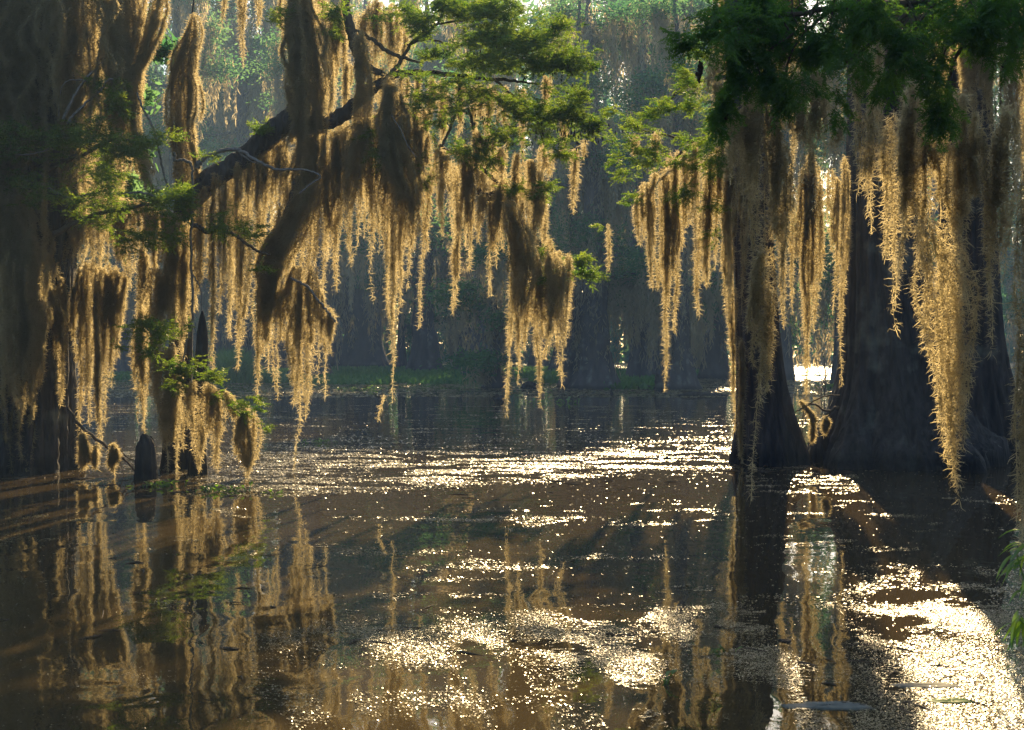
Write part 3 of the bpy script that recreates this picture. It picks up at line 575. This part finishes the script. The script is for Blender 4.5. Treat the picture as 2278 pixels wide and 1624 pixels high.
for i in range(58):
    x_ = 1640 + 660 * (i + rb.random()) / 58; dp = abs(rb.gauss(0, 1))
    reg.append((x_, -14 + 88 * dp, 18 + 22 * rb.random(), 26 + 34 * rb.random(), int(19 - 4 * dp), rb.uniform(-.3, .3), -.5 - .3 * dp, rb.uniform(-.4, .4)))
for x_, y_, rx_ in [(r_[0], r_[1], r_[2]) for r_ in reg[9::2]]:
    limb(nb_, 'twig', [(x_ + rb.uniform(-60, 90), y_ - rb.uniform(60, 110), 3), (x_ + rb.uniform(-20, 30), y_ - 30, 2.2), (x_, y_, 1.5), (x_ + rb.uniform(-20, 20), y_ + rx_, .8)], 8.5 , TWIGDK, 6)
foliage(nb_, reg,
        8.5, LEAFDK, L=.15, nb=7, nl=10, leaf=.030, lw=.0032, droop=.7, spread=.6)
for px, py, L_ in ((1588, 12, 62), (1588, 30, 52), (1556, 135, 50), (1615, 235, 32)):
    limb(nb_, 'cone', [(px, py, 2), (px + 2, py + L_ * .3, 6), (px - 1, py + L_ * .7, 5), (px, py + L_, 1.5)], 8.5, CONE, 8)

# ------------------------------------------------------------------ broad-leaved plants
def leafblade(bag, p, d, L, wd, bend=.35, fold=.18):
    """one pointed leaf, folded along its midrib"""
    k = 7; t = np.linspace(0, 1, k)[:, None]; d = unit(np.asarray(d, float)); up = np.array([0, 0, 1.0])
    s = unit(np.cross(d, up) + 1e-4); n_ = np.cross(s, d)
    c = p + d * t * L - up * bend * L * t ** 2
    wv = wd * np.sin(np.pi * np.clip(t, .02, .98)) ** .8 * (1 - .3 * t)
    Vl, Vr = c - s * wv + n_ * wv * fold * 2, c + s * wv + n_ * wv * fold * 2
    V = np.concatenate([Vl, c, Vr]); i = np.arange(k - 1)
    bag.add(V, np.vstack([np.stack([i, i + 1, k + i + 1, k + i], -1), np.stack([k + i, k + i + 1, 2 * k + i + 1, 2 * k + i], -1)]))

def floater(px, py, n, size, label, name='water_hyacinth', spread=.25, upness=.9, cat='plant', group=None, mat=BROAD, asp=.36):
    D = DW(py); base = P(px, py, D)
    e_ = empty(name, base); b = Bag(); s_ = Bag()
    for i in range(n):
        p = base + np.array([rng.normal(0, spread), rng.normal(0, spread * .8), 0.0]); az = rng.uniform(0, 6.28)
        d = np.array([math.cos(az), math.sin(az), upness * rng.uniform(.3, 1.6)]); q = p + unit(d) * size * rng.uniform(.2, .9)
        tube(s_, np.stack([p - [0, 0, .02], (p + q) / 2 + [0, 0, .01], q]), [size * .06] * 3, 6)
        leafblade(b, q, d * [1, 1, .7], size * rng.uniform(.7, 1.3), size * asp * rng.uniform(.8, 1.2))
    b.add(*s_.arr()); b.build('foliage', mat, e_)
    return tag(e_, label, cat, group)
floater(362, 1082, 34, .075, 'low green hyacinth tuft at the foot of the bare knee', spread=.10)
floater(478, 1094, 26, .075, 'larger green hyacinth rosette on the scum right of the knee', spread=.10)
floater(521, 1092, 5, .085, 'few-leaved hyacinth between the larger rosette and the single round leaf', spread=.03)
floater(552, 1094, 2, .10, 'single round-leaved hyacinth sprig standing upright on the scum', spread=.02)
floater(608, 1098, 12, .05, 'little flat green rosette at the right end of the scum edge', spread=.06)
floater(700, 985, 18, .07, 'small green tuft floating on the scum left of centre', spread=.16)
floater(1480, 1522, 3, .06, 'lone green leaf standing up in the glitter at bottom right of centre', 'seedling', spread=.01, upness=1.6)
floater(1592, 1452, 3, .035, 'left one of two tiny yellow-green sprouts in the glitter', 'seedling', spread=.03)
floater(1626, 1450, 3, .04, 'right one of two tiny yellow-green sprouts in the glitter', 'seedling', spread=.02)
floater(1220, 896, 22, .16, 'green plant tuft floating on the far water near the big far trunk', spread=.4)
floater(795, 868, 22, .16, 'green tuft floating on the far water left of centre', spread=.4)
floater(1822, 1012, 40, .10, 'green herb growing at the foot of the huge buttress', 'herb', spread=.16, upness=1.4)
floater(1858, 868, 50, .22, 'sunlit green shrub at the water line in the far gap', 'shrub', spread=.5, upness=1.4)
floater(1360, 862, 40, .22, 'low green plants round the foot of the big far trunk', 'herb', spread=1.2, upness=1)
floater(1560, 836, 60, .28, 'bright green bush below the far trunks right of centre', 'shrub', spread=.8, upness=1.6)
# plant leaning in from the right edge
e_ = empty('bank_herb', P(2300, 1440, 6.6)); b = Bag(); s_ = Bag()
for (x, y, dx, dz, n) in ((2262, 1250, -.7, -.6, 9), (2285, 1215, -.5, -.2, 6), (2262, 1380, -.6, -.7, 5), (2290, 1300, -.6, -.6, 7), (2290, 1380, -.3, -.5, 6)):
    for i in range(n):
        p = P(x + rng.normal(0, 10), y + rng.normal(0, 12), 6.6 + rng.normal(0, .04))
        leafblade(b, p, (dx + rng.normal(0, .45), rng.normal(0, .5), dz + rng.normal(0, .35)), rng.uniform(.06, .13), rng.uniform(.012, .02), .5)
for x, y in ((2262, 1235), (2285, 1210), (2265, 1375), (2290, 1300)):
    tube(s_, np.stack([P(2310, 1460, 6.6), P((x + 2310) / 2 + 6, (y + 1430) / 2, 6.6), P(x, y, 6.6)]), [.006, .005, .003], 6)
b.build('foliage', BROAD, e_); s_.build('stem', BROAD, e_)
tag(e_, 'broad-leaved green herb leaning in from the right edge near the water', 'plant')

# bank corner with sedge, bottom right
b = Bag(); nx, ny = 24, 40
gx, gy = np.meshgrid(np.linspace(0, 1, nx), np.linspace(0, 1, ny), indexing='ij')
X = 2.46 + gx * 3 + .10 * np.sin(gy * 9) ; Y = 4.6 + gy * 2.4
Z = -.12 + .5 * np.sqrt(np.clip(gx * 1.4, 0, 1)) * np.sin(np.pi * np.clip(gy, .02, .98)) ** .5 + .05 * vnoise(X * 6, Y * 6)
ii, jj = np.meshgrid(np.arange(nx - 1), np.arange(ny - 1), indexing='ij'); k = ii * ny + jj
b.add(np.stack([X, Y, Z], -1), np.stack([k, k + ny, k + ny + 1, k + 1], -1).reshape(-1, 4))
MUD = barkmat('mud', (.03, .022, .015), (.06, .045, .03), 12, (1, 1, 1))
tag(b.build('bank', MUD, None, True), 'dark muddy bank corner at the lower right edge', None, None, 'structure')
n = 350; p = np.stack([rng.uniform(2.46, 2.9, n), rng.uniform(5.0, 6.6, n), rng.uniform(0, .1, n)], -1)
d = unit(rng.normal(0, .5, (n, 3)) + [-.25, 0, 1]); ln = rng.uniform(.05, .16, n)[:, None]
V, F = ribbons(np.stack([p, p + d * ln * .5, p + d * ln - [0, 0, .01]], 1), np.ones((n, 1)) * [[.003, .0025, .0006]], unit(np.cross(d, rdir(n))))
tag(mesh('sedge', V, F, BROAD), 'dark sedge blades on the bank corner', 'sedge', None, 'stuff')

# floating flat leaves / debris plates near the bottom
PAD = barkmat('drift_mat', (.10, .105, .09), (.19, .19, .16), 20, (1, 1, 1), .5, .01)
def pad(px, py, rx, ry, label, cat='debris', mat=PAD, name='floating_mat'):
    D = DW(py); c0 = P(px, py, D); th = np.linspace(0, 2 * math.pi, 40, endpoint=False)
    r = 1 + .12 * np.sin(3 * th + px) + .08 * np.sin(7 * th) + .05 * rng.normal(size=40)
    A, B = rx / FPX * D, ry * D * D / (CAMZ * FPX)
    rings = []
    for f, z in ((1.0, -.004), (.97, .004), (.7, .007), (.35, .006), (.05, .007)):
        rings.append(np.stack([c0[0] + A * f * r * np.cos(th), c0[1] + B * f * r * np.sin(th), np.full(40, z) + .0012 * rng.normal(size=40)], -1))
    V = np.concatenate(rings); i, j = np.meshgrid(np.arange(4), np.arange(40), indexing='ij')
    F = np.stack([i * 40 + j, i * 40 + (j + 1) % 40, (i + 1) * 40 + (j + 1) % 40, (i + 1) * 40 + j], -1).reshape(-1, 4)
    return tag(mesh(name, V, F, mat, None, True, loc=c0), label, cat)
pad(1845, 1571, 98, 9, 'pale grey waterlogged plate floating at the bottom right')
pad(2065, 1526, 76, 7, 'tan patch of matted leaves in the brightest glitter at lower right')
pad(2115, 1561, 56, 7, 'yellow-green weed patch below the tan matted leaves at lower right', 'weed', GRASSM)
pad(1747, 1426, 13, 4, 'small dark lump of debris floating in the glitter', 'debris', BARK)

# logs and stumps far out
limb_mat = BARK
def log(pts, D, label, cat, name):
    e_ = empty(name, P(*pts[0][:2], D)); limb(e_, 'log_body' if cat == 'log' else 'stem', pts, D, BARK, 12)
    return tag(e_, label, cat)
log([(1101, 880, 8), (1106, 888, 8), (1114, 899, 7.5), (1118, 906, 7)], 40.5, 'short dark slanting post sticking out of the mid water', 'post', 'leaning_post')
log([(1496, 884, 4), (1530, 879, 7), (1560, 880, 8), (1600, 884, 8), (1622, 884, 5)], 46, 'long dark log lying low on the water right of centre', 'log', 'floating_log')
log([(1420, 864, 4), (1436, 862, 6), (1456, 864, 4)], 54, 'short dark log lying left of the broken stump', 'log', 'floating_log')
log([(1470, 872, 14), (1469, 850, 12), (1466, 835, 9), (1462, 820, 3)], 51, 'grey broken stump with a pointed top standing right of the big far trunk', 'stump', 'stump')
log([(1360, 884, 3.5), (1361, 876, 3.5), (1359, 869, 2.5)], 46, 'tiny dark stub poking out of the water near the big far trunk', 'stub', 'stub')
log([(1160, 866, 5), (1172, 858, 9), (1186, 860, 9), (1200, 866, 4)], 54, 'dark brushy hump of drift in front of the big far trunk', 'driftwood', 'driftwood')
log([(1476, 1026, 2), (1480, 1020, 3), (1490, 1022, 2.5), (1500, 1026, 1.5)], 20, 'reddish bit of driftwood on the scum left of the slimmer right trunk', 'driftwood', 'driftwood')
# ------------------------------------------------------------------ background cypresses
def bg_proto(seed, H, r0, leaves, moss, c0, spread, nlimb=11, butt=1.0):
    """one tree at the origin: (trunk, crown, moss_drape) meshes; H height, r0 foot radius, c0 lowest foliage"""
    global rng
    keep = rng; rng = np.random.default_rng(seed)
    z = np.concatenate([[-.3], np.linspace(0, 3, 12), np.linspace(3.6, H, 22)])
    x = np.cumsum(rng.normal(0, .05, len(z))) * (z > 2); y = np.cumsum(rng.normal(0, .05, len(z))) * (z > 2)
    C = np.stack([x, y, z], -1); R = r0 * (.48 * np.exp(-np.maximum(z, 0) / (1.1 * butt)) + .52 * (1 - np.clip(z, 0, H) / H) ** .75 + .02)
    tb = Bag(); tube(tb, C, R, 36, 0, flutes((5, 9, 14), (.08, .06, .03), rng.uniform(0, 6, 3), np.maximum(z, 0)))
    tips, mids = [], []
    for i in range(nlimb):
        h = c0 + (H - c0) * (i + rng.random()) / nlimb * .95; az = rng.uniform(0, 6.28); L_ = spread * (1 - .55 * (h - c0) / (H - c0)) * rng.uniform(.6, 1.15)
        j = np.argmin(abs(z - h)); b0 = C[j]; d = np.array([math.cos(az), math.sin(az), rng.uniform(-.05, .5)])
        k = np.linspace(0, 1, 8)[:, None]
        pts = b0 + d * k * L_ + np.array([0, 0, -.15 * L_]) * k ** 2 + np.cumsum(rng.normal(0, .06, (8, 3)), 0) * (k > 0)
        tube(tb, pts, np.linspace(R[j] * .42, .02, 8), 7, .08)
        mids.append(pts[1:]); tips.append(pts[3:])
        for s_ in range(3):
            q0 = pts[rng.integers(2, 6)]; d2 = unit(d + rng.normal(0, .6, 3)); q = q0 + d2 * np.linspace(0, 1, 5)[:, None] * L_ * .45
            tube(tb, q, np.linspace(.04, .01, 5), 5, .05); tips.append(q[1:]); mids.append(q)
    tips = np.concatenate(tips); mids = np.concatenate(mids)
    # leaves in flat clumps round the outer limbs
    nc = len(tips); c_ = tips[rng.integers(0, nc, leaves)]
    v = rng.normal(0, 1, (leaves, 3)); p = c_ + v * np.array([.55, .55, .28])
    d = unit(rng.normal(0, 1, (leaves, 3)) * [1, 1, .6]); ln = rng.uniform(.10, .24, leaves)[:, None]
    V, F = ribbons(np.stack([p, p + d * ln * .5, p + d * ln], 1), np.ones((leaves, 1)) * [[.018, .042, .008]], unit(np.cross(d, rdir(leaves))))
    # moss: beards along limbs and down the trunk, each a bundle of ragged strips
    nb = moss // 40; anchor = np.vstack([mids[rng.integers(0, len(mids), nb * 3 // 4)], C[rng.integers(12, len(C) - 2, nb - nb * 3 // 4)] + rng.normal(0, .5, (nb - nb * 3 // 4, 3)) * [1, 1, .5] * r0])
    Lb = rng.uniform(.6, 3.6, nb); wb = rng.uniform(.06, .26, nb)
    bi = np.repeat(np.arange(nb), 40); t = rng.random(nb * 40) ** .8
    p = anchor[bi] + rng.normal(0, 1, (nb * 40, 3)) * (wb[bi] * (1.1 - t))[:, None] * [1, 1, 0]; p[:, 2] -= t * Lb[bi]
    ok = p[:, 2] > .7; p = p[ok]; m_ = len(p)
    d = unit(rng.normal(0, .3, (m_, 3)) + [0, 0, -1]); ln = rng.uniform(.15, .5, m_)[:, None]
    V2, F2 = ribbons(np.stack([p, p + d * ln * .5 + rng.normal(0, .02, (m_, 3)), p + d * ln], 1), np.ones((m_, 1)) * [[.010, .026, .005]], unit(np.cross(d, rdir(m_))))
    rng = keep
    Vt, Ft = tb.arr()
    return (Vt, Ft), (V, F), (V2, F2), H, r0
SPECS = [(1, 21, 1.0, 11000, 15000, 4.5, 4.2), (2, 23, .85, 11000, 18000, 3.0, 4.6), (3, 18, .7, 13000, 13000, 2.5, 3.6), (4, 24, 1.3, 11000, 22000, 5.0, 5.0), (5, 15, .45, 13000, 9000, 1.6, 3.4)]
PROTO = []
for sp_ in SPECS:
    t3 = bg_proto(*sp_)
    ms = []
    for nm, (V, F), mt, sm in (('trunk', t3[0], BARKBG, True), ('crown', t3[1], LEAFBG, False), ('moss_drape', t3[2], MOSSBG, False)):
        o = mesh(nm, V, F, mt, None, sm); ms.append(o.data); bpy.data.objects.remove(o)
    PROTO.append((ms, t3[3], t3[4]))
def far_tree(px, D, k, sc, rot, label, group=None, sz=None, parts=(1, 1, 1), lean=0.0):
    e_ = empty('cypress_tree', ((px - CX) / FPX * D, D, 0)); e_.rotation_euler = (0, lean, rot); e_.scale = (sc, sc, sz or sc)
    for nm, me, on in zip(('trunk', 'crown', 'moss_drape'), PROTO[k][0], parts):
        if on:
            o = bpy.data.objects.new(nm, me); COL.objects.link(o); o.parent = e_
    return tag(e_, label, 'tree', group)
NAMED = [  # px, waterline y, variant, scale, rotation, z scale, lean, label
    (1323, 864, 3, .82, .4, .92, 0, 'tall straight cypress right of centre, biggest of the far trunks'),
    (1274, 862, 1, .72, 2.2, .9, -.03, 'mossy far trunk pressed against the left of the biggest far trunk'),
    (1097, 864, 4, .95, 1.0, .62, -.12, 'short leaning far trunk left of the biggest far trunk'),
    (893, 823, 4, .9, 3.1, 1.2, 0, 'thin far trunk standing alone on the marsh edge left of centre'),
    (815, 818, 3, 1.5, 2.0, 1.05, 0, 'broad dark far cypress curtained with moss behind the arching limb'),
    (742, 815, 1, 1.4, 4.0, 1.1, 0, 'far cypress left beside the broad moss-curtained one'),
    (1052, 822, 1, 1.2, 5.0, 1.1, 0, 'far cypress standing behind the short leaning trunk'),
    (1425, 848, 2, 1.1, .2, .9, 0, 'bushy dark far tree just right of the biggest far trunk'),
    (1518, 866, 1, .75, 3.3, .95, .02, 'dark far trunk below the sunlit leafy bough'),
    (1590, 842, 2, 1.25, 1.7, .95, 0, 'wide far trunk just left of the slimmer right-hand cypress'),
    (1748, 845, 4, 1.0, 4.4, 1.1, 0, 'far trunk on the left rim of the bright gap'),
    (1872, 866, 4, 1.0, 2.9, 1.0, 0, 'far trunk on the right rim of the bright gap'),
    (268, 838, 1, .95, .9, 1.0, 0, 'far trunk seen between the gold moss at the left'),
    (645, 818, 3, 1.2, 5.4, 1.05, 0, 'dim far cypress behind the gold beards left of centre'),
    (540, 806, 1, 1.6, 2.6, 1.0, 0, 'pale far cypress behind the upright mossy limb'),
    (470, 800, 3, 1.4, .3, 1.0, 0, 'pale far cypress behind the reeds'),
]
for px, y, k, sc, rot, zs, ln, lab in NAMED:
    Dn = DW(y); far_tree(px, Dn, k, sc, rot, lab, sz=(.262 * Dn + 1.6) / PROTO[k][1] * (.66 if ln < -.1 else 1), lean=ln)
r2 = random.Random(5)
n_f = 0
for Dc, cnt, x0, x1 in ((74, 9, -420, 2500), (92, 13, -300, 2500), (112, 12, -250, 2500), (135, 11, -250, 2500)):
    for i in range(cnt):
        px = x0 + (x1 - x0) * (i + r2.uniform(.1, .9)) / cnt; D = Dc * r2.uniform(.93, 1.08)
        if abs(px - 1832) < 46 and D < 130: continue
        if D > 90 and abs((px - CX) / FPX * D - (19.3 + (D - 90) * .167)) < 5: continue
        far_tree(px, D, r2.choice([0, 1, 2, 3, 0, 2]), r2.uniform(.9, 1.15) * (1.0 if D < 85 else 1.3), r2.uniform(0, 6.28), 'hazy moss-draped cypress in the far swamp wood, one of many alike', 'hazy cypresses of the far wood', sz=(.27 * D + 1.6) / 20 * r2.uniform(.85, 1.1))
# the wood beyond: one mass
n = 150000
px = rng.uniform(-900, 3200, n); D = rng.uniform(150, 185, n); zt = (34 + 8 * vnoise(px / 170, px * 0, 3) + 4 * vnoise(px / 45, px * 0, 4)) * (1 - .5 * np.exp(-((px - 1755) / 50) ** 4)) + 9 * np.exp(-((px - 1360) / 110) ** 2)
z = rng.random(n) * zt; p = np.stack([(px - CX) / FPX * D, D, z], -1)
cl = vnoise(px / 22 + 50, z / 1.6, 9) + .5 * vnoise(px / 9, z / .7, 5); p = p[cl > .55]; n = len(p)
d = rdir(n); ln = rng.uniform(.4, 1.0, n)[:, None]
V, F = ribbons(np.stack([p, p + d * ln * .5, p + d * ln], 1), np.ones((n, 1)) * [[.1, .24, .05]], unit(np.cross(d, rdir(n))))
bt = Bag(); bt.add(V, F)
for i in range(70):
    D = rng.uniform(148, 180); xx = rng.uniform(-95, 115); h = rng.uniform(28, 42); r = rng.uniform(.35, .9)
    tube(bt, [[xx, D, -.2], [xx, D, 1.5], [xx + .1, D, h * .5], [xx, D, h]], [r * 1.5, r, r * .7, r * .2], 8)
n = 26000; px = rng.uniform(-900, 3200, n); D = rng.uniform(142, 160, n); p = np.stack([(px - CX) / FPX * D, D, rng.random(n) ** 1.5 * 8], -1)      # its undergrowth
d = rdir(n); ln = rng.uniform(.4, 1.0, n)[:, None]
V, F = ribbons(np.stack([p, p + d * ln * .5, p + d * ln], 1), np.ones((n, 1)) * [[.1, .24, .05]], unit(np.cross(d, rdir(n)))); bt.add(V, F)
n = 60000; az = rng.uniform(math.radians(62), math.radians(298), n); r = rng.uniform(24, 36, n)                # the wood goes on round behind the viewer
p = np.stack([r * np.sin(az), r * np.cos(az), rng.random(n) * (11 + 5 * vnoise(az * 6, az * 0, 8))], -1)
d = rdir(n); ln = rng.uniform(.5, 1.2, n)[:, None]
V, F = ribbons(np.stack([p, p + d * ln * .5, p + d * ln], 1), np.ones((n, 1)) * [[.12, .28, .06]], unit(np.cross(d, rdir(n)))); bt.add(V, F)
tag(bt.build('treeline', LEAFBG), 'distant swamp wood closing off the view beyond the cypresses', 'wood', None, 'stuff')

# ------------------------------------------------------------------ marsh mat, reeds
def marsh(name, boxes, label, cat, h=.35):
    """low leaves: (px0, px1, y0, y1, n)"""
    b = Bag()
    for x0, x1, y0, y1, n in boxes:
        px = rng.uniform(x0, x1, n); D = CAMZ * FPX / (1 / rng.uniform(1 / (y1 - HY), 1 / (y0 - HY), n)) if False else rng.uniform(DW(y1), DW(y0), n)
        kk = vnoise(px / 24, D / 3, 2) + .4 * vnoise(px / 7, D, 6) > .48; px, D = px[kk], D[kk]; n = len(px)
        p = np.stack([(px - CX) / FPX * D, D, np.zeros(n)], -1); d = unit(rng.normal(0, .7, (n, 3)) + [0, 0, 1]); d[:, 2] = abs(d[:, 2])
        ln = h * rng.uniform(.4, 1.1, n)[:, None]
        V, F = ribbons(np.stack([p, p + d * ln * .6, p + d * ln], 1), np.ones((n, 1)) * [[.015, .07, .02]], unit(np.cross(d, rdir(n)))); b.add(V, F)
    return tag(b.build(name, GRASSM), label, cat, None, 'stuff')
marsh('water_plants', [(560, 1240, 822, 842, 16000), (700, 1080, 838, 856, 3500), (1180, 1250, 838, 852, 1200), (1340, 1460, 846, 866, 1500), (240, 300, 838, 846, 600), (1560, 1640, 800, 820, 1500), (1240, 1700, 826, 842, 7000), (560, 900, 842, 852, 2500), (200, 560, 826, 842, 5000)], 'low mat of green water plants along the far marsh edge', 'water plants')
n = 5200; px = rng.normal(520, 24, n); D = rng.uniform(62, 68, n)
p = np.stack([(px - CX) / FPX * D, D, np.zeros(n)], -1); hh = (1.5 * np.exp(-((px - 520) / 34) ** 2) * rng.uniform(.5, 1.1, n))[:, None]
d = unit(rng.normal(0, .22, (n, 3)) + [0, 0, 1]); bnd = rng.normal(0, .25, (n, 3)) * hh * [1, 1, .3]
V, F = ribbons(np.stack([p, p + d * hh * .6, p + d * hh + bnd], 1), np.ones((n, 1)) * [[.02, .02, .004]], unit(np.cross(d, rdir(n))))
tag(mesh('reed_clump', V, F, GRASSM, loc=P(520, 850, 64) * [1, 1, 0]), 'tall green clump of reeds on the far bank left of centre', 'reeds')

# ------------------------------------------------------------------ duckweed and scum flakes
def sm(x, a_, b_): return np.clip((x - a_) / (b_ - a_), 0, 1)
def dens(px, py):
    k = np.clip((py - HY) / 300, .25, 3)                                                     # streaks grow towards the viewer
    st = .42 * vnoise(px / (170 * k ** .5) + 7 + py * .004, py / (5.5 * k ** .6), 11) + .36 * vnoise(px / 60 - py * .01, py / (3.2 * k ** .5) + 3, 12) + .22 * vnoise(px / 17, py / 2.2, 14)
    big = vnoise(px / 340 + 2, py / 26, 13)
    q = st + .16 * (big - .5)
    d = np.zeros_like(px)
    lin = 1095 - .055 * (px - 500)                                                           # middle drift
    m1 = sm(py, 962, 985) * sm(lin + 22, py, py + 30) * sm(px, 430, 640) * (px < 1645) * (.3 + .7 * sm(py, 985, 1035))
    d = np.maximum(d, m1 * sm(q, .43, .53))
    d = np.maximum(d, .85 * sm(py, 1046, 1060) * sm(1108 - .02 * (px - 400), py, py + 8) * sm(px, 400, 470) * sm(900, px, px + 200) * sm(q, .36, .48))
    d = np.maximum(d, .6 * ((py > 990) & (py < 1075) & (px > 150) & (px < 460)) * sm(q, .56, .64))
    d = np.maximum(d, .5 * ((py > 900) & (py < 965)) * sm(q, .64, .70))
    d = np.maximum(d, .9 * ((py > 806) & (py < 884)) * (px > 200) * sm(q, .37, .50))
    d = np.maximum(d, .45 * ((py > 1036) & (py < 1100) & (px > 1660) & (px < 1910)) * sm(q, .58, .64))
    d = np.maximum(d, .5 * ((py > 1100) & (py < 1345)) * sm(q, .68, .74))
    for x_, y_, rx, ry in ((845, 1230, 110, 7), (1090, 1156, 170, 5), (1100, 1264, 110, 6), (1010, 1290, 80, 4), (1360, 1244, 110, 4), (1620, 1250, 60, 3), (2000, 1150, 40, 4)):
        d = np.maximum(d, .8 * np.exp(-((px - x_) / rx) ** 2 - ((py - y_) / ry) ** 2) * sm(st, .3, .5))
    up = 1405 - .055 * (px - 520); lo = 1440 + .05 * (px - 520)                              # near drift
    core = np.exp(-((px - 1250) / 520) ** 2 - ((py - 1415) / 60) ** 2)
    m2 = sm(py, up - 18, up + 14) * sm(lo + 40, py, py + 60) * sm(px, 500, 800) * sm(1790, px, px + 90)
    d = np.maximum(d, m2 * sm(q + .09 * core, .46, .53))
    d = np.maximum(d, .8 * sm(px, 1700, 1760) * sm(1990, px, px + 60) * sm(py, 1440, 1500) * sm(q, .55, .62))
    hot = sm(px, 1900, 2050) * sm(py, 1330, 1480) + .5 * sm(px, 1400, 1700) * sm(py, 1500, 1600)
    d = np.maximum(d, sm(px, 1850, 1960) * sm(py, 1250, 1330) * sm(q + .16 * hot, .46, .54))
    d = np.maximum(d, .9 * sm(px, 950, 1500) * sm(py, 1450, 1500) * sm(q + .05 * hot, .52, .58))
    d = np.maximum(d, .4 * sm(py, 1180, 1300) * sm(q, .68, .74) * sm(px, 200, 700))
    fine = sm(vnoise(px / (52 * k ** .5) + 9, py / (2.3 * k ** .5), 21) * .7 + vnoise(px / 15, py / 1.6, 22) * .3, .36, .58)
    fine = np.maximum(fine, .75 * sm(px, 1880, 2050) * sm(py, 1360, 1500))
    return np.maximum(d * (.16 + .84 * fine), .004)
FL = newmat('duckweed'); m_, N_, L_, out_ = FL
colr, _ = noise_mix(N_, L_, (.15, .13, .06), (.25, .21, .10), 3)
pb = N_.new('ShaderNodeBsdfPrincipled'); pb.inputs['Roughness'].default_value = .32; L_.new(colr, pb.inputs['Base Color']); pb.inputs['IOR'].default_value = 1.45
L_.new(pb.outputs[0], out_.inputs[0])
b = Bag()
for y0, y1, fs, over in ((806, 884, .10, 1.0), (884, 1000, .03, 1.2), (1000, 1110, .020, 1.4), (1110, 1345, .014, 1.3), (1345, 1660, .0075, 1.15)):
    Da, Db = DW(y1), DW(y0); xa, xb = -60, 2340
    area = (xb - xa) / FPX * (Db ** 2 - Da ** 2) / 2
    n = int(min(area * over * 1.1 / (fs * fs * .8), 900000))
    D = np.sqrt(rng.uniform(Da ** 2, Db ** 2, n)); px = rng.uniform(xa, xb, n); py = HY + CAMZ * FPX / D
    k = rng.random(n) < dens(px, py); D, px = D[k], px[k]; n = len(D)
    p = np.stack([(px - CX) / FPX * D, D, np.full(n, .003) + rng.uniform(0, .002, n)], -1)
    az = rng.uniform(0, 6.28, n); s1 = fs * rng.uniform(.3, .75, n)[:, None]; s2 = s1 * rng.uniform(.5, 1, n)[:, None]
    tx, ty = rng.normal(0, .20, n)[:, None], rng.normal(0, .11, n)[:, None]
    u = np.stack([np.cos(az), np.sin(az), 0 * az], -1); v = np.stack([-np.sin(az), np.cos(az), 0 * az], -1)
    u[:, 2:] = u[:, :1] * tx + u[:, 1:2] * ty; v[:, 2:] = v[:, :1] * tx + v[:, 1:2] * ty
    V = np.stack([p - u * s1, p - v * s2, p + u * s1, p + v * s2], 1); V[..., 2] = np.maximum(V[..., 2], .0012)
    b.add(V, np.arange(n * 4).reshape(n, 4))
print('flakes', sum(len(v) for v in b.V) // 4)
tag(b.build('duckweed', m_), 'glittering scum of duckweed and leaf bits drifting on the water', 'duckweed', None, 'stuff')

# fallen twigs and leaf bits caught round the trunks and along the drift
b = Bag(); spots = [(2000, 1036, 260, 16), (1716, 1042, 110, 14), (360, 1078, 120, 18), (60, 1058, 150, 10), (520, 1090, 110, 14), (900, 1090, 300, 16), (1300, 1075, 260, 20), (1100, 1420, 420, 50), (2050, 1480, 220, 90), (1300, 870, 160, 8), (400, 1300, 300, 160)]
for sx_, sy_, rx, ry in spots:
    for i in range(34):
        px, py = sx_ + rng.normal(0, rx * .6), sy_ + rng.normal(0, ry * .6)
        if py < 800: continue
        q = P(px, py, DW(py)); az = rng.uniform(0, 3.14); L_ = rng.uniform(.02, .12) * max(1, q[1] / 14); d = np.array([math.cos(az), math.sin(az), rng.normal(0, .06)])
        tube(b, np.stack([q - d * L_, q + [0, 0, .006], q + d * L_ + rng.normal(0, .01, 3) * [1, 1, .5]]), np.array([.5, 1, .4]) * rng.uniform(.002, .006) * max(1, q[1] / 14), 6)
tag(b.build('leaf_litter', TWIGDK), 'dark bits of twig and dead leaf floating on the water', 'litter', None, 'stuff')

# ------------------------------------------------------------------ haze
HZ = newmat('haze_air'); hm, N_, L_, out_ = HZ
pv = N_.new('ShaderNodeVolumePrincipled'); pv.inputs['Color'].default_value = (.45, .68, 1.0, 1); pv.inputs['Density'].default_value = .0021; pv.inputs['Anisotropy'].default_value = .0
L_.new(pv.outputs[0], out_.inputs['Volume'])
x0, x1, y0, y1, z0, z1 = -170, 170, -45, 260, -1, 56
V = [(x, y, z) for z in (z0, z1) for y in (y0, y1) for x in (x0, x1)]
tag(mesh('haze', V, [(0, 2, 3, 1), (4, 5, 7, 6), (0, 1, 5, 4), (2, 6, 7, 3), (0, 4, 6, 2), (1, 3, 7, 5)], hm), 'thin bluish morning haze over the bayou', 'haze', None, 'stuff')
